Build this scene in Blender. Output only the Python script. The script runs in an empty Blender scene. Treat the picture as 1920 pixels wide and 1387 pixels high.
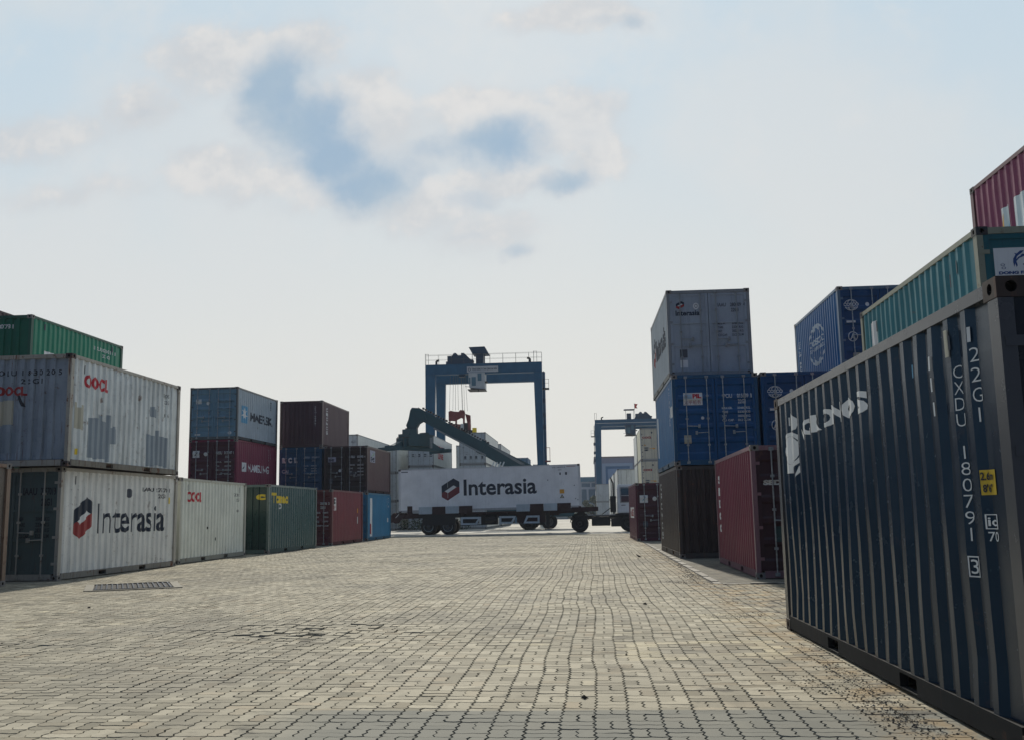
import bpy, bmesh, math, random
from math import sin, cos, radians, pi, floor, sqrt
from mathutils import Vector, Matrix, noise
from mathutils.geometry import tessellate_polygon

random.seed(7)
scn = bpy.context.scene
COL = scn.collection

# ------------------------------------------------------------------ camera
cam_d = bpy.data.cameras.new('camera')
cam = bpy.data.objects.new('camera', cam_d); COL.objects.link(cam)
F_PX, PITCH, ROLL, YAW, CAM_H = 1825.4, radians(8.337), radians(-1.021), radians(4.426), 1.347
cy_, sy_ = cos(YAW), sin(YAW); cp_, sp_ = cos(PITCH), sin(PITCH)
f_ = Vector((-sy_*cp_, cy_*cp_, sp_)); r0 = Vector((cy_, sy_, 0)); u0 = r0.cross(f_)
R_ = cos(ROLL)*r0 + sin(ROLL)*u0; U_ = -sin(ROLL)*r0 + cos(ROLL)*u0
M = Matrix(((R_.x, U_.x, -f_.x, 0), (R_.y, U_.y, -f_.y, 0), (R_.z, U_.z, -f_.z, CAM_H), (0, 0, 0, 1)))
cam.matrix_world = M
cam_d.sensor_width = 36; cam_d.lens = F_PX/1920*36
cam_d.clip_start = 0.05; cam_d.clip_end = 5000
scn.camera = cam
scn.view_settings.view_transform = 'Standard'; scn.view_settings.look = 'None'
scn.view_settings.exposure = 0.08; scn.view_settings.gamma = 1.0

# ------------------------------------------------------------------ node helper
class Nd:
    """small expression builder for shader nodes"""
    def __init__(s, tree): s.t = tree; s.n = tree.nodes; s.l = tree.links
    def new(s, ty, **kw):
        n = s.n.new(ty)
        for k, v in kw.items(): setattr(n, k, v)
        return n
    def put(s, sock, v):
        if isinstance(v, (int, float)): sock.default_value = v
        elif isinstance(v, (tuple, list)):
            sock.default_value = tuple(v) if len(v) == len(sock.default_value) else tuple(v)+(1,)
        else: s.l.new(v, sock)
    def m(s, op, a, b=0.0, c=None, clamp=False):
        n = s.new('ShaderNodeMath', operation=op, use_clamp=clamp)
        s.put(n.inputs[0], a); s.put(n.inputs[1], b)
        if c is not None: s.put(n.inputs[2], c)
        return n.outputs[0]
    def add(s, a, b): return s.m('ADD', a, b)
    def sub(s, a, b): return s.m('SUBTRACT', a, b)
    def mul(s, a, b): return s.m('MULTIPLY', a, b)
    def div(s, a, b): return s.m('DIVIDE', a, b)
    def step(s, v, lo, hi, a=0.0, b=1.0, smooth=True):
        n = s.new('ShaderNodeMapRange', interpolation_type='SMOOTHSTEP' if smooth else 'LINEAR')
        s.put(n.inputs[0], v); s.put(n.inputs[1], lo); s.put(n.inputs[2], hi); s.put(n.inputs[3], a); s.put(n.inputs[4], b)
        return n.outputs[0]
    def noise(s, vec, scale, detail=3, rough=.5, dim='3D', out=0, dist=0.0):
        n = s.new('ShaderNodeTexNoise', noise_dimensions=dim)
        if vec is not None: s.l.new(vec, n.inputs['Vector'])
        n.inputs['Scale'].default_value = scale; n.inputs['Detail'].default_value = detail
        n.inputs['Roughness'].default_value = rough; n.inputs['Distortion'].default_value = dist
        return n.outputs[out]
    def mapping(s, vec, loc=(0,0,0), sc=(1,1,1)):
        n = s.new('ShaderNodeMapping'); s.l.new(vec, n.inputs[0])
        n.inputs[1].default_value = loc; n.inputs[3].default_value = sc
        return n.outputs[0]
    def mix(s, f, a, b, blend='MIX'):
        n = s.new('ShaderNodeMix', data_type='RGBA', blend_type=blend)
        s.put(n.inputs[0], f); s.put(n.inputs[6], a); s.put(n.inputs[7], b)
        return n.outputs[2]
    def xyz(s, vec):
        n = s.new('ShaderNodeSeparateXYZ'); s.l.new(vec, n.inputs[0]); return n.outputs
    def comb(s, x, y, z):
        n = s.new('ShaderNodeCombineXYZ')
        for i, v in enumerate((x, y, z)): s.put(n.inputs[i], v)
        return n.outputs[0]

# ------------------------------------------------------------------ world: hazy bright sky, broken cloud
SUN_EL, SUN_AZ = radians(34), radians(-3.8)      # azimuth measured from +Y towards +X
w = bpy.data.worlds.new('World'); scn.world = w; w.use_nodes = True
w.node_tree.nodes.clear(); N = Nd(w.node_tree)
sky = N.new('ShaderNodeTexSky', sky_type='NISHITA'); sky.sun_disc = False
sky.sun_elevation = SUN_EL; sky.sun_rotation = SUN_AZ
sky.air_density = 1.0; sky.dust_density = 1.0; sky.ozone_density = 1.0
tc = N.new('ShaderNodeTexCoord').outputs['Generated']
dx, dy, dz = N.xyz(tc)[:3]
ady = N.m('MAXIMUM', N.m('ABSOLUTE', dy), 0.08)
U = N.div(dx, ady); V = N.div(N.m('MAXIMUM', dz, 0.0), ady)
uv = N.comb(U, V, N.mul(dy, 0.5))
wz = N.xyz(N.noise(uv, 6.0, 4, .6, out=1))
wz2 = N.xyz(N.noise(uv, 24.0, 7, .70, out=1))
def warped(a, b):
    return (N.add(N.add(U, N.mul(N.sub(wz[0], .5), a)), N.mul(N.sub(wz2[0], .5), b)),
            N.add(N.add(V, N.mul(N.sub(wz[1], .5), a*.8)), N.mul(N.sub(wz2[1], .5), b*.8)))
def blobs(lst, P):
    acc = None
    for (u, v, ru, rv, k) in lst:
        a = N.div(N.sub(P[0], u), ru); b = N.div(N.sub(P[1], v), rv)
        e = N.mul(N.m('EXPONENT', N.mul(N.add(N.mul(a, a), N.mul(b, b)), -1.0)), k)
        acc = e if acc is None else N.m('SMOOTH_MAX', acc, e, .25)
    return acc
front = N.step(dy, 0.05, 0.15)
P1 = warped(.055, .040); P2 = warped(.08, .050)
fine = N.noise(uv, 17.0, 7, .66); mid_ = N.noise(N.mapping(uv, (2,5,0)), 8.0, 5, .6)
broad = N.noise(uv, 3.0, 5, .55)
lit = N.mul(blobs([(-.409,.500,.07,.04,.9),(-.325,.515,.06,.035,1.0),(-.245,.455,.05,.04,.9),(-.215,.415,.05,.035,1),(-.40,.380,.07,.03,.8),(-.33,.362,.07,.022,.8),(-.107,.425,.06,.03,1),(-.014,.410,.05,.035,.9),(.015,.370,.035,.03,.9),(-.084,.355,.06,.02,1),(-.17,.33,.06,.03,1),(-.10,.297,.07,.03,.7),(0,.532,.07,.022,1),(-.485,.45,.05,.025,.8),(-.275,.345,.06,.02,.6),(-.62,.43,.12,.03,.7),(-.56,.36,.10,.02,.5)], P2), front)
gap = N.mul(blobs([(-.335,.468,.050,.060,1.0),(-.302,.425,.058,.050,1.0),(-.268,.387,.056,.040,1.0),(-.232,.357,.058,.038,1.0),(-.222,.335,.045,.026,.6),(-.185,.375,.05,.030,.55),(-.09,.392,.066,.034,.9),(-.155,.393,.055,.022,.6),(-.018,.348,.042,.020,.75),(.0,.395,.04,.03,.35),(-.114,.335,.05,.022,.5),(-.117,.289,.045,.014,.42),(-.064,.273,.030,.015,.6),(.022,.524,.036,.014,.5),(.056,.522,.028,.018,.6),(-.485,.447,.045,.013,.45)], P1), front)
litm = N.mul(N.step(N.mul(lit, N.step(fine, .2, .75, .45, 1.25)), .22, .62), N.step(mid_, .3, .6, .75, 1.0))
gapm = N.step(N.mul(gap, N.step(fine, .2, .75, .80, 1.14)), .24, .92)
base = N.mix(N.step(V, .05, .56), (.715,.705,.662), (.520,.632,.715))
base = N.mix(N.mul(N.step(broad, .40, .62), .55), base, (.660,.675,.675))
base = N.mix(N.mul(N.mul(N.step(fine, .45, .7), N.step(mid_, .45, .6)), N.step(V, .15, .4, 0, .30)), base, (.70,.70,.69))
base = N.mix(N.mul(N.step(N.m('MAXIMUM', lit, gap), .08, .5), .62), base, (.565,.592,.618))
base = N.mix(N.mul(litm, .80), base, N.mix(N.step(fine, .35, .65), (.560,.580,.600), (.700,.690,.675)))
base = N.mix(N.mul(gapm, .88), base, N.mix(N.step(mid_, .3, .7), (.275,.405,.545), (.345,.455,.555)))
# the veil of haze is brightest towards the sun and falls off behind the viewer
dn = N.add(N.add(N.mul(dx, sin(SUN_AZ)*.94), N.mul(dy, .94)), N.mul(dz, .34))
fall = N.step(dn, -.60, .85, .125, 1.0)
base = N.mix(1.0, base, N.comb(N.m('POWER', fall, 1.08), N.m('POWER', fall, .90), N.m('POWER', fall, .62)), 'MULTIPLY')
bg1 = N.new('ShaderNodeBackground'); N.put(bg1.inputs[0], N.mix(1.0, sky.outputs[0], (.05,.05,.05), 'MULTIPLY')); bg1.inputs[1].default_value = 0.05
bg2 = N.new('ShaderNodeBackground'); N.put(bg2.inputs[0], base); bg2.inputs[1].default_value = 1.0
ad = N.new('ShaderNodeAddShader'); N.l.new(bg1.outputs[0], ad.inputs[0]); N.l.new(bg2.outputs[0], ad.inputs[1])
wo = N.new('ShaderNodeOutputWorld'); N.l.new(ad.outputs[0], wo.inputs[0])

# ------------------------------------------------------------------ sun
sd = bpy.data.lights.new('sun', 'SUN'); sd.energy = 4.7; sd.angle = radians(1.2); sd.color = (1, .93, .80)
so = bpy.data.objects.new('sun', sd); COL.objects.link(so)
sdir = Vector((sin(SUN_AZ)*cos(SUN_EL), cos(SUN_AZ)*cos(SUN_EL), sin(SUN_EL)))
so.rotation_euler = (-sdir).to_track_quat('-Z', 'Y').to_euler(); so.location = (0, 30, 40)

# ------------------------------------------------------------------ materials
MATS = {}
def bsdf(mt): return mt.node_tree.nodes['Principled BSDF']
def paint(name, col, rough=.5, rust=.3, dirt=.35, fade=.3, seed=0.0, metal=0.0, spec=.3, rustcol=(.13,.055,.03), dirtcol=None, coat=0.0, tint=None):
    """weathered paint: faded cloudy tone, vertical run-off streaks, rust blooms, chips"""
    if name in MATS: return MATS[name]
    mt = bpy.data.materials.new(name); mt.use_nodes = True; MATS[name] = mt
    n = Nd(mt.node_tree); b = bsdf(mt)
    oc = n.new('ShaderNodeTexCoord').outputs['Object']
    oc = n.mapping(oc, (seed*3.1, seed*1.7, seed*.9))
    big = n.noise(oc, 1.1, 4, .6); mid = n.noise(oc, 6.0, 5, .65)
    st = n.noise(n.mapping(oc, (0,0,0), (9,9,.45)), 1.6, 4, .6)
    lo = tuple(c*.62 for c in col); hi = tuple(min(1, c*1.16+.004) for c in col)
    c = n.mix(n.step(big, .3, .7), lo, hi)
    c = n.mix(1-fade, c, col)
    dc = dirtcol or tuple(c_*.36+.005 for c_ in col)
    c = n.mix(n.mul(n.step(st, .52, .78), dirt), c, dc)
    c = n.mix(n.mul(n.step(mid, .55, .75), dirt*.5), c, dc)
    rm = n.mul(n.step(n.noise(oc, 3.2, 7, .72), .625-.06*rust, .72-.06*rust), min(1, rust*1.2))
    rs = n.mul(n.mul(n.step(n.noise(n.mapping(oc, (5,2,1), (14,14,.7)), 1.3, 5, .65), .62-.07*rust, .74-.07*rust), n.step(big, .38, .55)), min(1, rust))
    chips = n.mul(n.step(n.noise(oc, 28.0, 3, .5), .70, .74), min(1, rust*1.6))
    rr = n.m('MAXIMUM', n.m('MAXIMUM', rm, rs), chips)
    c = n.mix(rr, c, rustcol)
    n.put(b.inputs['Base Color'], c)
    n.put(b.inputs['Roughness'], n.add(rough-.08, n.mul(mid, .18)))
    b.inputs['Metallic'].default_value = metal
    b.inputs['Specular IOR Level'].default_value = spec
    if tint: b.inputs['Specular Tint'].default_value = tuple(tint)+(1,)
    if coat: b.inputs['Coat Weight'].default_value = coat; b.inputs['Coat Roughness'].default_value = .16
    bp = n.new('ShaderNodeBump'); bp.inputs['Strength'].default_value = .16; bp.inputs['Distance'].default_value = .006
    n.put(bp.inputs['Height'], n.add(mid, n.mul(rr, .4))); n.l.new(bp.outputs[0], b.inputs['Normal'])
    return mt
def plain(name, col, rough=.6, metal=0.0, var=.25, scale=8.0, spec=.4):
    if name in MATS: return MATS[name]
    mt = bpy.data.materials.new(name); mt.use_nodes = True; MATS[name] = mt
    n = Nd(mt.node_tree); b = bsdf(mt)
    oc = n.new('ShaderNodeTexCoord').outputs['Object']
    z = n.noise(oc, scale, 4, .6)
    c = n.mix(n.step(z, .3, .7), tuple(c_*(1-var) for c_ in col), tuple(min(1, c_*(1+var*.5)) for c_ in col))
    n.put(b.inputs['Base Color'], c); b.inputs['Roughness'].default_value = rough
    b.inputs['Metallic'].default_value = metal; b.inputs['Specular IOR Level'].default_value = spec
    return mt
def glass(name='window_glass', col=(.03,.04,.05)):
    if name in MATS: return MATS[name]
    mt = plain(name, col, .08, 0, .1, 2.0, .8); return mt

# ------------------------------------------------------------------ mesh helpers
class MB:
    def __init__(s): s.v = []; s.f = []; s.mi = []
    def face(s, pts, mi=0):
        k = len(s.v); s.v += [tuple(p) for p in pts]; s.f.append(tuple(range(k, k+len(pts)))); s.mi.append(mi)
    def box(s, a, b, mi=0, M=None):
        x0,y0,z0 = a; x1,y1,z1 = b
        p = [(x0,y0,z0),(x1,y0,z0),(x1,y1,z0),(x0,y1,z0),(x0,y0,z1),(x1,y0,z1),(x1,y1,z1),(x0,y1,z1)]
        if M is not None: p = [tuple(M @ Vector(q)) for q in p]
        k = len(s.v); s.v += p
        for q in ((0,3,2,1),(4,5,6,7),(0,1,5,4),(1,2,6,5),(2,3,7,6),(3,0,4,7)):
            s.f.append(tuple(k+i for i in q)); s.mi.append(mi)
    def tube(s, a, b, r, n=8, r2=None, mi=0, caps=True):
        a = Vector(a); b = Vector(b); d = (b-a).normalized(); r2 = r if r2 is None else r2
        t = Vector((0,0,1)) if abs(d.z) < .9 else Vector((1,0,0)); e1 = d.cross(t).normalized(); e2 = d.cross(e1)
        k = len(s.v)
        for c, rr in ((a, r), (b, r2)):
            for i in range(n):
                q = 2*pi*i/n; s.v.append(tuple(c+(e1*cos(q)+e2*sin(q))*rr))
        for i in range(n):
            j = (i+1) % n; s.f.append((k+i, k+n+i, k+n+j, k+j)); s.mi.append(mi)
        if caps:
            s.f.append(tuple(k+i for i in range(n))); s.mi.append(mi)
            s.f.append(tuple(k+n+i for i in reversed(range(n)))); s.mi.append(mi)
    def beam(s, a, b, w1, h1, w2=None, h2=None, mi=0, up=(0,0,1)):
        """box beam from a to b, w across, h along up; can taper"""
        a = Vector(a); b = Vector(b); d = (b-a).normalized(); upv = Vector(up)
        e1 = d.cross(upv).normalized(); e2 = e1.cross(d).normalized()
        w2 = w1 if w2 is None else w2; h2 = h1 if h2 is None else h2
        p = []
        for c, w_, h_ in ((a,w1,h1),(b,w2,h2)):
            for sx, sz in ((-1,-1),(1,-1),(1,1),(-1,1)): p.append(tuple(c+e1*(w_/2*sx)+e2*(h_/2*sz)))
        k = len(s.v); s.v += p
        for q in ((0,1,2,3),(7,6,5,4),(0,4,5,1),(1,5,6,2),(2,6,7,3),(3,7,4,0)):
            s.f.append(tuple(k+i for i in q)); s.mi.append(mi)
    def prism(s, poly, d0, d1, plane='xz', mi=0):
        """extrude a 2D polygon; plane names the two axes it lies in"""
        def P(u, v, d): return {'xz': (u, d, v), 'yz': (d, u, v), 'xy': (u, v, d)}[plane]
        k = len(s.v); n = len(poly)
        s.v += [P(u, v, d0) for u, v in poly]+[P(u, v, d1) for u, v in poly]
        for i in range(n):
            j = (i+1) % n; s.f.append((k+i, k+j, k+n+j, k+n+i)); s.mi.append(mi)
        s.f.append(tuple(k+i for i in reversed(range(n)))); s.mi.append(mi)
        s.f.append(tuple(k+n+i for i in range(n))); s.mi.append(mi)
    def mesh(s, name, mats, smooth=False, recalc=True, bevel=0):
        me = bpy.data.meshes.new(name); me.from_pydata(s.v, [], s.f)
        for m_ in (mats if isinstance(mats, (list, tuple)) else [mats]): me.materials.append(m_)
        me.polygons.foreach_set('material_index', s.mi)
        if recalc or bevel:
            bm = bmesh.new(); bm.from_mesh(me)
            if bevel: bmesh.ops.bevel(bm, geom=[e for e in bm.edges], offset=bevel, segments=1, affect='EDGES')
            bmesh.ops.recalc_face_normals(bm, faces=bm.faces); bm.to_mesh(me); bm.free()
        if smooth: me.polygons.foreach_set('use_smooth', [True]*len(me.polygons))
        me.update(); return me
    def build(s, name, mats, parent=None, **kw):
        return link(name, s.mesh(name, mats, **kw), parent)
def link(name, me, parent=None, loc=None):
    o = bpy.data.objects.new(name, me); COL.objects.link(o)
    if parent is not None: o.parent = parent
    if loc: o.location = loc
    return o
def thing(name, label, cat, loc=(0,0,0), rz=0, group=None, rot=None):
    o = bpy.data.objects.new(name, None); COL.objects.link(o); o.empty_display_size = .3
    o.location = loc; o.rotation_euler = rot or (0, 0, rz)
    o['label'] = label; o['category'] = cat
    if group: o['group'] = group
    return o
def tag(o, label=None, cat=None, group=None, kind=None):
    for k, v in (('label', label), ('category', cat), ('group', group), ('kind', kind)):
        if v: o[k] = v
    return o

# ------------------------------------------------------------------ lettering
_tc = {}
def text_geo(s, bold=0.0, spacing=1.0):
    key = (s, bold, spacing)
    if key in _tc: return _tc[key]
    cu = bpy.data.curves.new('t', 'FONT'); cu.body = s; cu.size = 1; cu.offset = bold; cu.resolution_u = 3; cu.space_character = spacing
    ob = bpy.data.objects.new('t', cu); COL.objects.link(ob)
    bpy.context.view_layer.update()
    me = bpy.data.meshes.new_from_object(ob.evaluated_get(bpy.context.evaluated_depsgraph_get()))
    vs = [(v.co.x, v.co.y) for v in me.vertices]; fs = [tuple(p.vertices) for p in me.polygons]
    bpy.data.objects.remove(ob); bpy.data.curves.remove(cu); bpy.data.meshes.remove(me)
    if not vs: vs = [(0,0),(1,0),(1,1)]; fs = [(0,1,2)]
    x0 = min(v[0] for v in vs); x1 = max(v[0] for v in vs); y0 = min(v[1] for v in vs); y1 = max(v[1] for v in vs)
    vs = [((x-x0)/max(1e-6, x1-x0), (y-y0)/max(1e-6, y1-y0)) for x, y in vs]
    _tc[key] = (vs, fs); return _tc[key]
def poly_geo(pts):
    tri = tessellate_polygon([[Vector((x, y, 0)) for x, y in pts]])
    return pts, [tuple(t) for t in tri]
def ring_geo(a0=0, a1=360, inner=.8, n=28, cx=.5, cy=.5, rx=.5, ry=.5):
    vs = []; fs = []
    for i in range(n+1):
        q = radians(a0+(a1-a0)*i/n)
        vs += [(cx+rx*cos(q), cy+ry*sin(q)), (cx+rx*inner*cos(q), cy+ry*inner*sin(q))]
    for i in range(n): fs.append((2*i, 2*i+2, 2*i+3, 2*i+1))
    return vs, fs
def disc_geo(n=20): return [(.5+.5*cos(2*pi*i/n), .5+.5*sin(2*pi*i/n)) for i in range(n)], [tuple(range(n))]
def join_geo(parts):
    vs = []; fs = []
    for (v, f), (x, y, w_, h_) in parts:
        k = len(vs); vs += [(x+w_*a, y+h_*b) for a, b in v]; fs += [tuple(k+i for i in q) for q in f]
    return vs, fs
RECT = ([(0,0),(1,0),(1,1),(0,1)], [(0,1,2,3)])
HEX_NAVY = poly_geo([(0,.67),(.67,1),(1,.84),(1,.60),(.84,.60),(.67,.68),(.17,.42),(0,.34)])
HEX_RED = poly_geo([(0,.34),(.17,.42),(.35,.34),(.84,.60),(1,.60),(1,.34),(.33,0),(0,.16)])
HEX_SLOT = poly_geo([(.17,.42),(.67,.68),(.84,.60),(.35,.34)])

def ragged(steps, seed):
    r_ = random.Random(seed); top = []; bot = []
    for i in range(steps):
        a_ = r_.uniform(.80, 1.0); b_ = r_.uniform(0, .06)
        top += [(i/steps, a_), ((i+1)/steps, a_+r_.uniform(-.02,.02))]; bot += [(i/steps, b_), ((i+1)/steps, b_)]
    return poly_geo(bot+top[::-1])
def decal(name, geo, box, mat, parent, mapf, ucuts=(), vcuts=(), off=.004):
    """paint a flat shape (unit box geometry) onto a folded surface; mapf(s,t,off) -> local point"""
    s0, t0, w_, h_ = box
    bm = bmesh.new(); vs = [bm.verts.new((s0+x*w_, t0+y*h_, 0)) for x, y in geo[0]]
    for f in geo[1]:
        try: bm.faces.new([vs[i] for i in f])
        except ValueError: pass
    for c in ucuts:
        if s0 < c < s0+w_: bmesh.ops.bisect_plane(bm, geom=bm.verts[:]+bm.edges[:]+bm.faces[:], plane_co=(c,0,0), plane_no=(1,0,0))
    for c in vcuts:
        if t0 < c < t0+h_: bmesh.ops.bisect_plane(bm, geom=bm.verts[:]+bm.edges[:]+bm.faces[:], plane_co=(0,c,0), plane_no=(0,1,0))
    for v in bm.verts: v.co = Vector(mapf(v.co.x, v.co.y, off))
    me = bpy.data.meshes.new(name); bm.to_mesh(me); bm.free(); me.materials.append(mat)
    return link(name, me, parent)

def ink(name, col, rough=.5): return paint('paint_'+name, col, rough, .12, .25, .25, seed=len(name), spec=.35)
WHITE = ink('white', (.62,.64,.64)); WHITEB = ink('bright_white', (.72,.73,.72)); BLACK = ink('black', (.02,.022,.03)); NAVY = ink('navy', (.007,.018,.040))
REDM = ink('red', (.50,.02,.035)); YEL = ink('yellow', (.75,.55,.03)); SKYB = ink('sky_blue', (.10,.33,.52)); GREYD = ink('dark_grey', (.07,.08,.10))
ORANGE = ink('orange', (.7,.33,.02)); DREDM = ink('dull_red', (.30,.03,.03))
PATCHG = ink('patch_grey', (.25,.30,.34)); PATCHY = ink('patch_sand', (.44,.42,.33))
DARK = plain('dark_gap', (.006,.006,.007), .9, 0, .2)
GALV = plain('galvanised_steel', (.34,.36,.37), .42, .6, .35, 20)
RUSTY = plain('rusty_steel', (.10,.055,.035), .8, 0, .5, 25)

# ------------------------------------------------------------------ shipping containers
H86, HHC, W20, L20, L40 = 2.591, 2.896, 2.438, 6.058, 12.192
def corrug(Lr, s0, flat_o, slope, flat_i, depth):
    """crease positions along a wall and depth below its outer plane"""
    out = [(s0, depth)]; s = s0+flat_i*.5; out.append((s, depth))
    per = flat_o+2*slope+flat_i
    while s+per-flat_i*.5 <= Lr-s0+1e-6:
        out += [(s+slope, 0.0), (s+slope+flat_o, 0.0), (s+2*slope+flat_o, depth), (s+per, depth)]; s += per
    out.append((Lr-s0, depth))
    r = [out[0]]
    for q in out[1:]:
        if q[0] > r[-1][0]+1e-4: r.append(q)
    return r
def interp(prof, s):
    if s <= prof[0][0]: return prof[0][1]
    for (a, da), (b, db) in zip(prof, prof[1:]):
        if s <= b: return da+(db-da)*(s-a)/(b-a)
    return prof[-1][1]
ROWS = [0.0, .12, .25, .38, .5, .62, .75, .88, 1.0]
_cast = {}
def casting_mesh(mat, key):
    """corner casting with oval holes in its two outer faces; local corner at +x,-y outward"""
    if key in _cast: return _cast[key]
    mb = MB(); a, b, c = .162, .178, .118
    def holed(P, w_, h_):
        rx, ry = (.032, .045); n = 12; cx, cy = w_*.5, h_*.5
        ring = [(cx+rx*cos(2*pi*i/n), cy+ry*.75*sin(2*pi*i/n)) for i in range(n)]
        outer = []
        for i in range(n):
            q = 2*pi*i/n; dx_, dy_ = cos(q), sin(q)
            k = min((w_/2)/max(1e-6, abs(dx_)), (h_/2)/max(1e-6, abs(dy_))); outer.append((cx+dx_*k, cy+dy_*k))
        # make sure the rectangle's corners are there
        pts = outer[:]
        for i in range(n):
            j = (i+1) % n
            mb.face([P(*pts[i], 0), P(*pts[j], 0), P(*ring[j], 0), P(*ring[i], 0)])
            mb.face([P(*ring[i], 0), P(*ring[j], 0), P(*ring[j], .05), P(*ring[i], .05)], 1)
        for cxx, cyy in ((0,0),(w_,0),(w_,h_),(0,h_)):
            near = sorted(range(n), key=lambda i: (pts[i][0]-cxx)**2+(pts[i][1]-cyy)**2)[:2]
            mb.face([P(cxx, cyy, 0), P(*pts[near[0]], 0), P(*pts[near[1]], 0)])
        mb.face([P(*q, .05) for q in ring], 1)
    # outward faces: x=0 plane looking +x (outer side), y=0 plane looking -y (outer end); body extends -x,+y,+z
    holed(lambda u, v, d: (-d, u, v), b, c)
    holed(lambda u, v, d: (-a+u, d, v), a, c)
    mb.face([(-a,0,c),(0,0,c),(0,b,c),(-a,b,c)]); mb.face([(-a,0,0),(-a,b,0),(0,b,0),(0,0,0)])
    mb.face([(-a,0,0),(-a,0,c),(-a,b,c),(-a,b,0)]); mb.face([(-a,b,0),(-a,b,c),(0,b,c),(0,b,0)])
    me = mb.mesh('corner_casting', [mat, DARK], recalc=False)
    _cast[key] = me; return me

_cc = [0]
class Container:
    def __init__(s, label, col, X, Y, yaw=0.0, lvl=0, side='left', L=L20, H=H86, near='wall', far='wall', base=None, group=None,
                 rust=.3, dirt=.35, fade=.3, kind='dry', frame=None, dent=.006, castcol=None, door_style='ribbed', rot=None, loc=None, z0=None,
                 cat='container', doorcol=None, rough=.36, detail=True, coat=0.0, railcol=None, endcol=None, tint=None, norods=False):
        s.norods = norods
        _cc[0] += 1; i = _cc[0]; rust = min(1, rust*1.3); dirt = min(1, dirt*1.25)
        s.L, s.H, s.W, s.kind = L, H, W20, kind
        s.mat = paint('container_paint_%02d' % i, col, rough, rust, dirt, fade, seed=i, coat=coat, tint=tint)
        s.fm = paint('frame_paint_%02d' % i, frame or tuple(c*.9 for c in col), rough, min(1, rust*1.6), dirt, fade, seed=i+.5, coat=coat*.8)
        s.dm = paint('door_shade_paint_%02d' % i, doorcol or col, rough, rust, dirt, fade, seed=i+.25) if doorcol else s.mat  # most door ends get a darker colour that carries their shade
        s.brail = paint('bottom_rail_shade_paint_%02d' % i, railcol or tuple(c*.62 for c in (frame or col)), .8, min(1, rust*1.8), dirt+.15, fade, seed=i+.7, spec=.12)  # rail darker than the frame: its shade is put into the colour
        yaw = radians(yaw)
        if loc is None:
            cx = -s.W/2 if side == 'left' else s.W/2
            px = X+cx*cos(yaw)-(L/2)*sin(yaw); py = Y+cx*sin(yaw)+(L/2)*cos(yaw)
            z = (lvl*H if z0 is None else z0)+.002
            loc = (px, py, z)
        s.root = thing('shipping_container' if kind == 'dry' else 'refrigerated_container', label, cat, loc, yaw, group, rot)
        rnd = random.Random(i*13+5); s.rnd = rnd
        # wall profiles
        if kind == 'dry':
            s.ps = corrug(L, .125, .072, .068, .070, .036); s.pe = corrug(s.W, .10, .110, .018, .104, .045)
        else:
            s.ps = corrug(L, .125, .44, .006, .010, .004); s.pe = corrug(s.W, .10, .44, .006, .010, .004)
        s.z0, s.z1 = .16, H-.085
        s.off_s, s.off_e = .010, .020
        s.dents = {}
        for face in 'RLEB':
            cr = s.ps if face in 'RL' else s.pe
            ph = rnd.random()*50
            def dfun(a, b, ph=ph, dent=dent):
                return dent*1.6*(noise.noise(Vector((a*.9+ph, b*1.3, ph)))+.5*noise.noise(Vector((a*3.1+ph, b*4.3, ph*2))))
            s.dents[face] = [[(0.0 if ri in (0, len(ROWS)-1) else dfun(c[0], r)) for ri, r in enumerate(ROWS)] for c in cr]
        s.parts = {}
        s.build_frame(castcol, detail)
        s.parts['R'] = s.wall('R'); s.parts['L'] = s.wall('L')
        s.near = near
        s.doors = {}
        for face, kd in (('E', near), ('B', far)):
            if kd == 'door': s.build_doors(face, door_style)
            else:
                s.parts[face] = s.wall(face)
                if endcol: s.parts[face].data.materials[0] = paint('end_shade_paint_%02d' % i, endcol, rough, rust, dirt, fade, seed=i+.1)  # end wall colour darkened to carry the shade on that face
        mb = MB(); mb.box((-s.W/2+.06, -L/2+.06, H-.05), (s.W/2-.06, L/2-.06, H-.022))
        for k in range(int(L/.4)):
            y = -L/2+.25+k*.4
            mb.box((-s.W/2+.15, y, H-.0215), (s.W/2-.15, y+.18, H-.010))
        mb.build('roof_panel', s.mat, s.root)
        mb = MB(); mb.box((-s.W/2+.07, -L/2+.08, .10), (s.W/2-.07, L/2-.08, .155)); mb.build('floor', RUSTY, s.root)
    def P(s, face, a, t, off, d=0.0):
        if face == 'R': return (s.W/2-s.off_s-d+off, -s.L/2+a, t)
        if face == 'L': return (-(s.W/2-s.off_s-d+off), s.L/2-a, t)
        if face == 'E': return (-s.W/2+a, -s.L/2+s.off_e+d-off, t)
        return (s.W/2-a, s.L/2-s.off_e-d+off, t)
    def rows(s): return [s.z0+(s.z1-s.z0)*r for r in ROWS]
    def depth(s, face, a, t):
        cr = s.ps if face in 'RL' else s.pe
        base = interp(cr, a)
        g = s.dents[face]; xs = [c[0] for c in cr]
        i = 0
        while i < len(xs)-2 and xs[i+1] < a: i += 1
        fa = min(1, max(0, (a-xs[i])/(xs[i+1]-xs[i])))
        r = (t-s.z0)/(s.z1-s.z0); j = 0
        while j < len(ROWS)-2 and ROWS[j+1] < r: j += 1
        fr = min(1, max(0, (r-ROWS[j])/(ROWS[j+1]-ROWS[j])))
        return base+(g[i][j]*(1-fa)*(1-fr)+g[i+1][j]*fa*(1-fr)+g[i][j+1]*(1-fa)*fr+g[i+1][j+1]*fa*fr)
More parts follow.
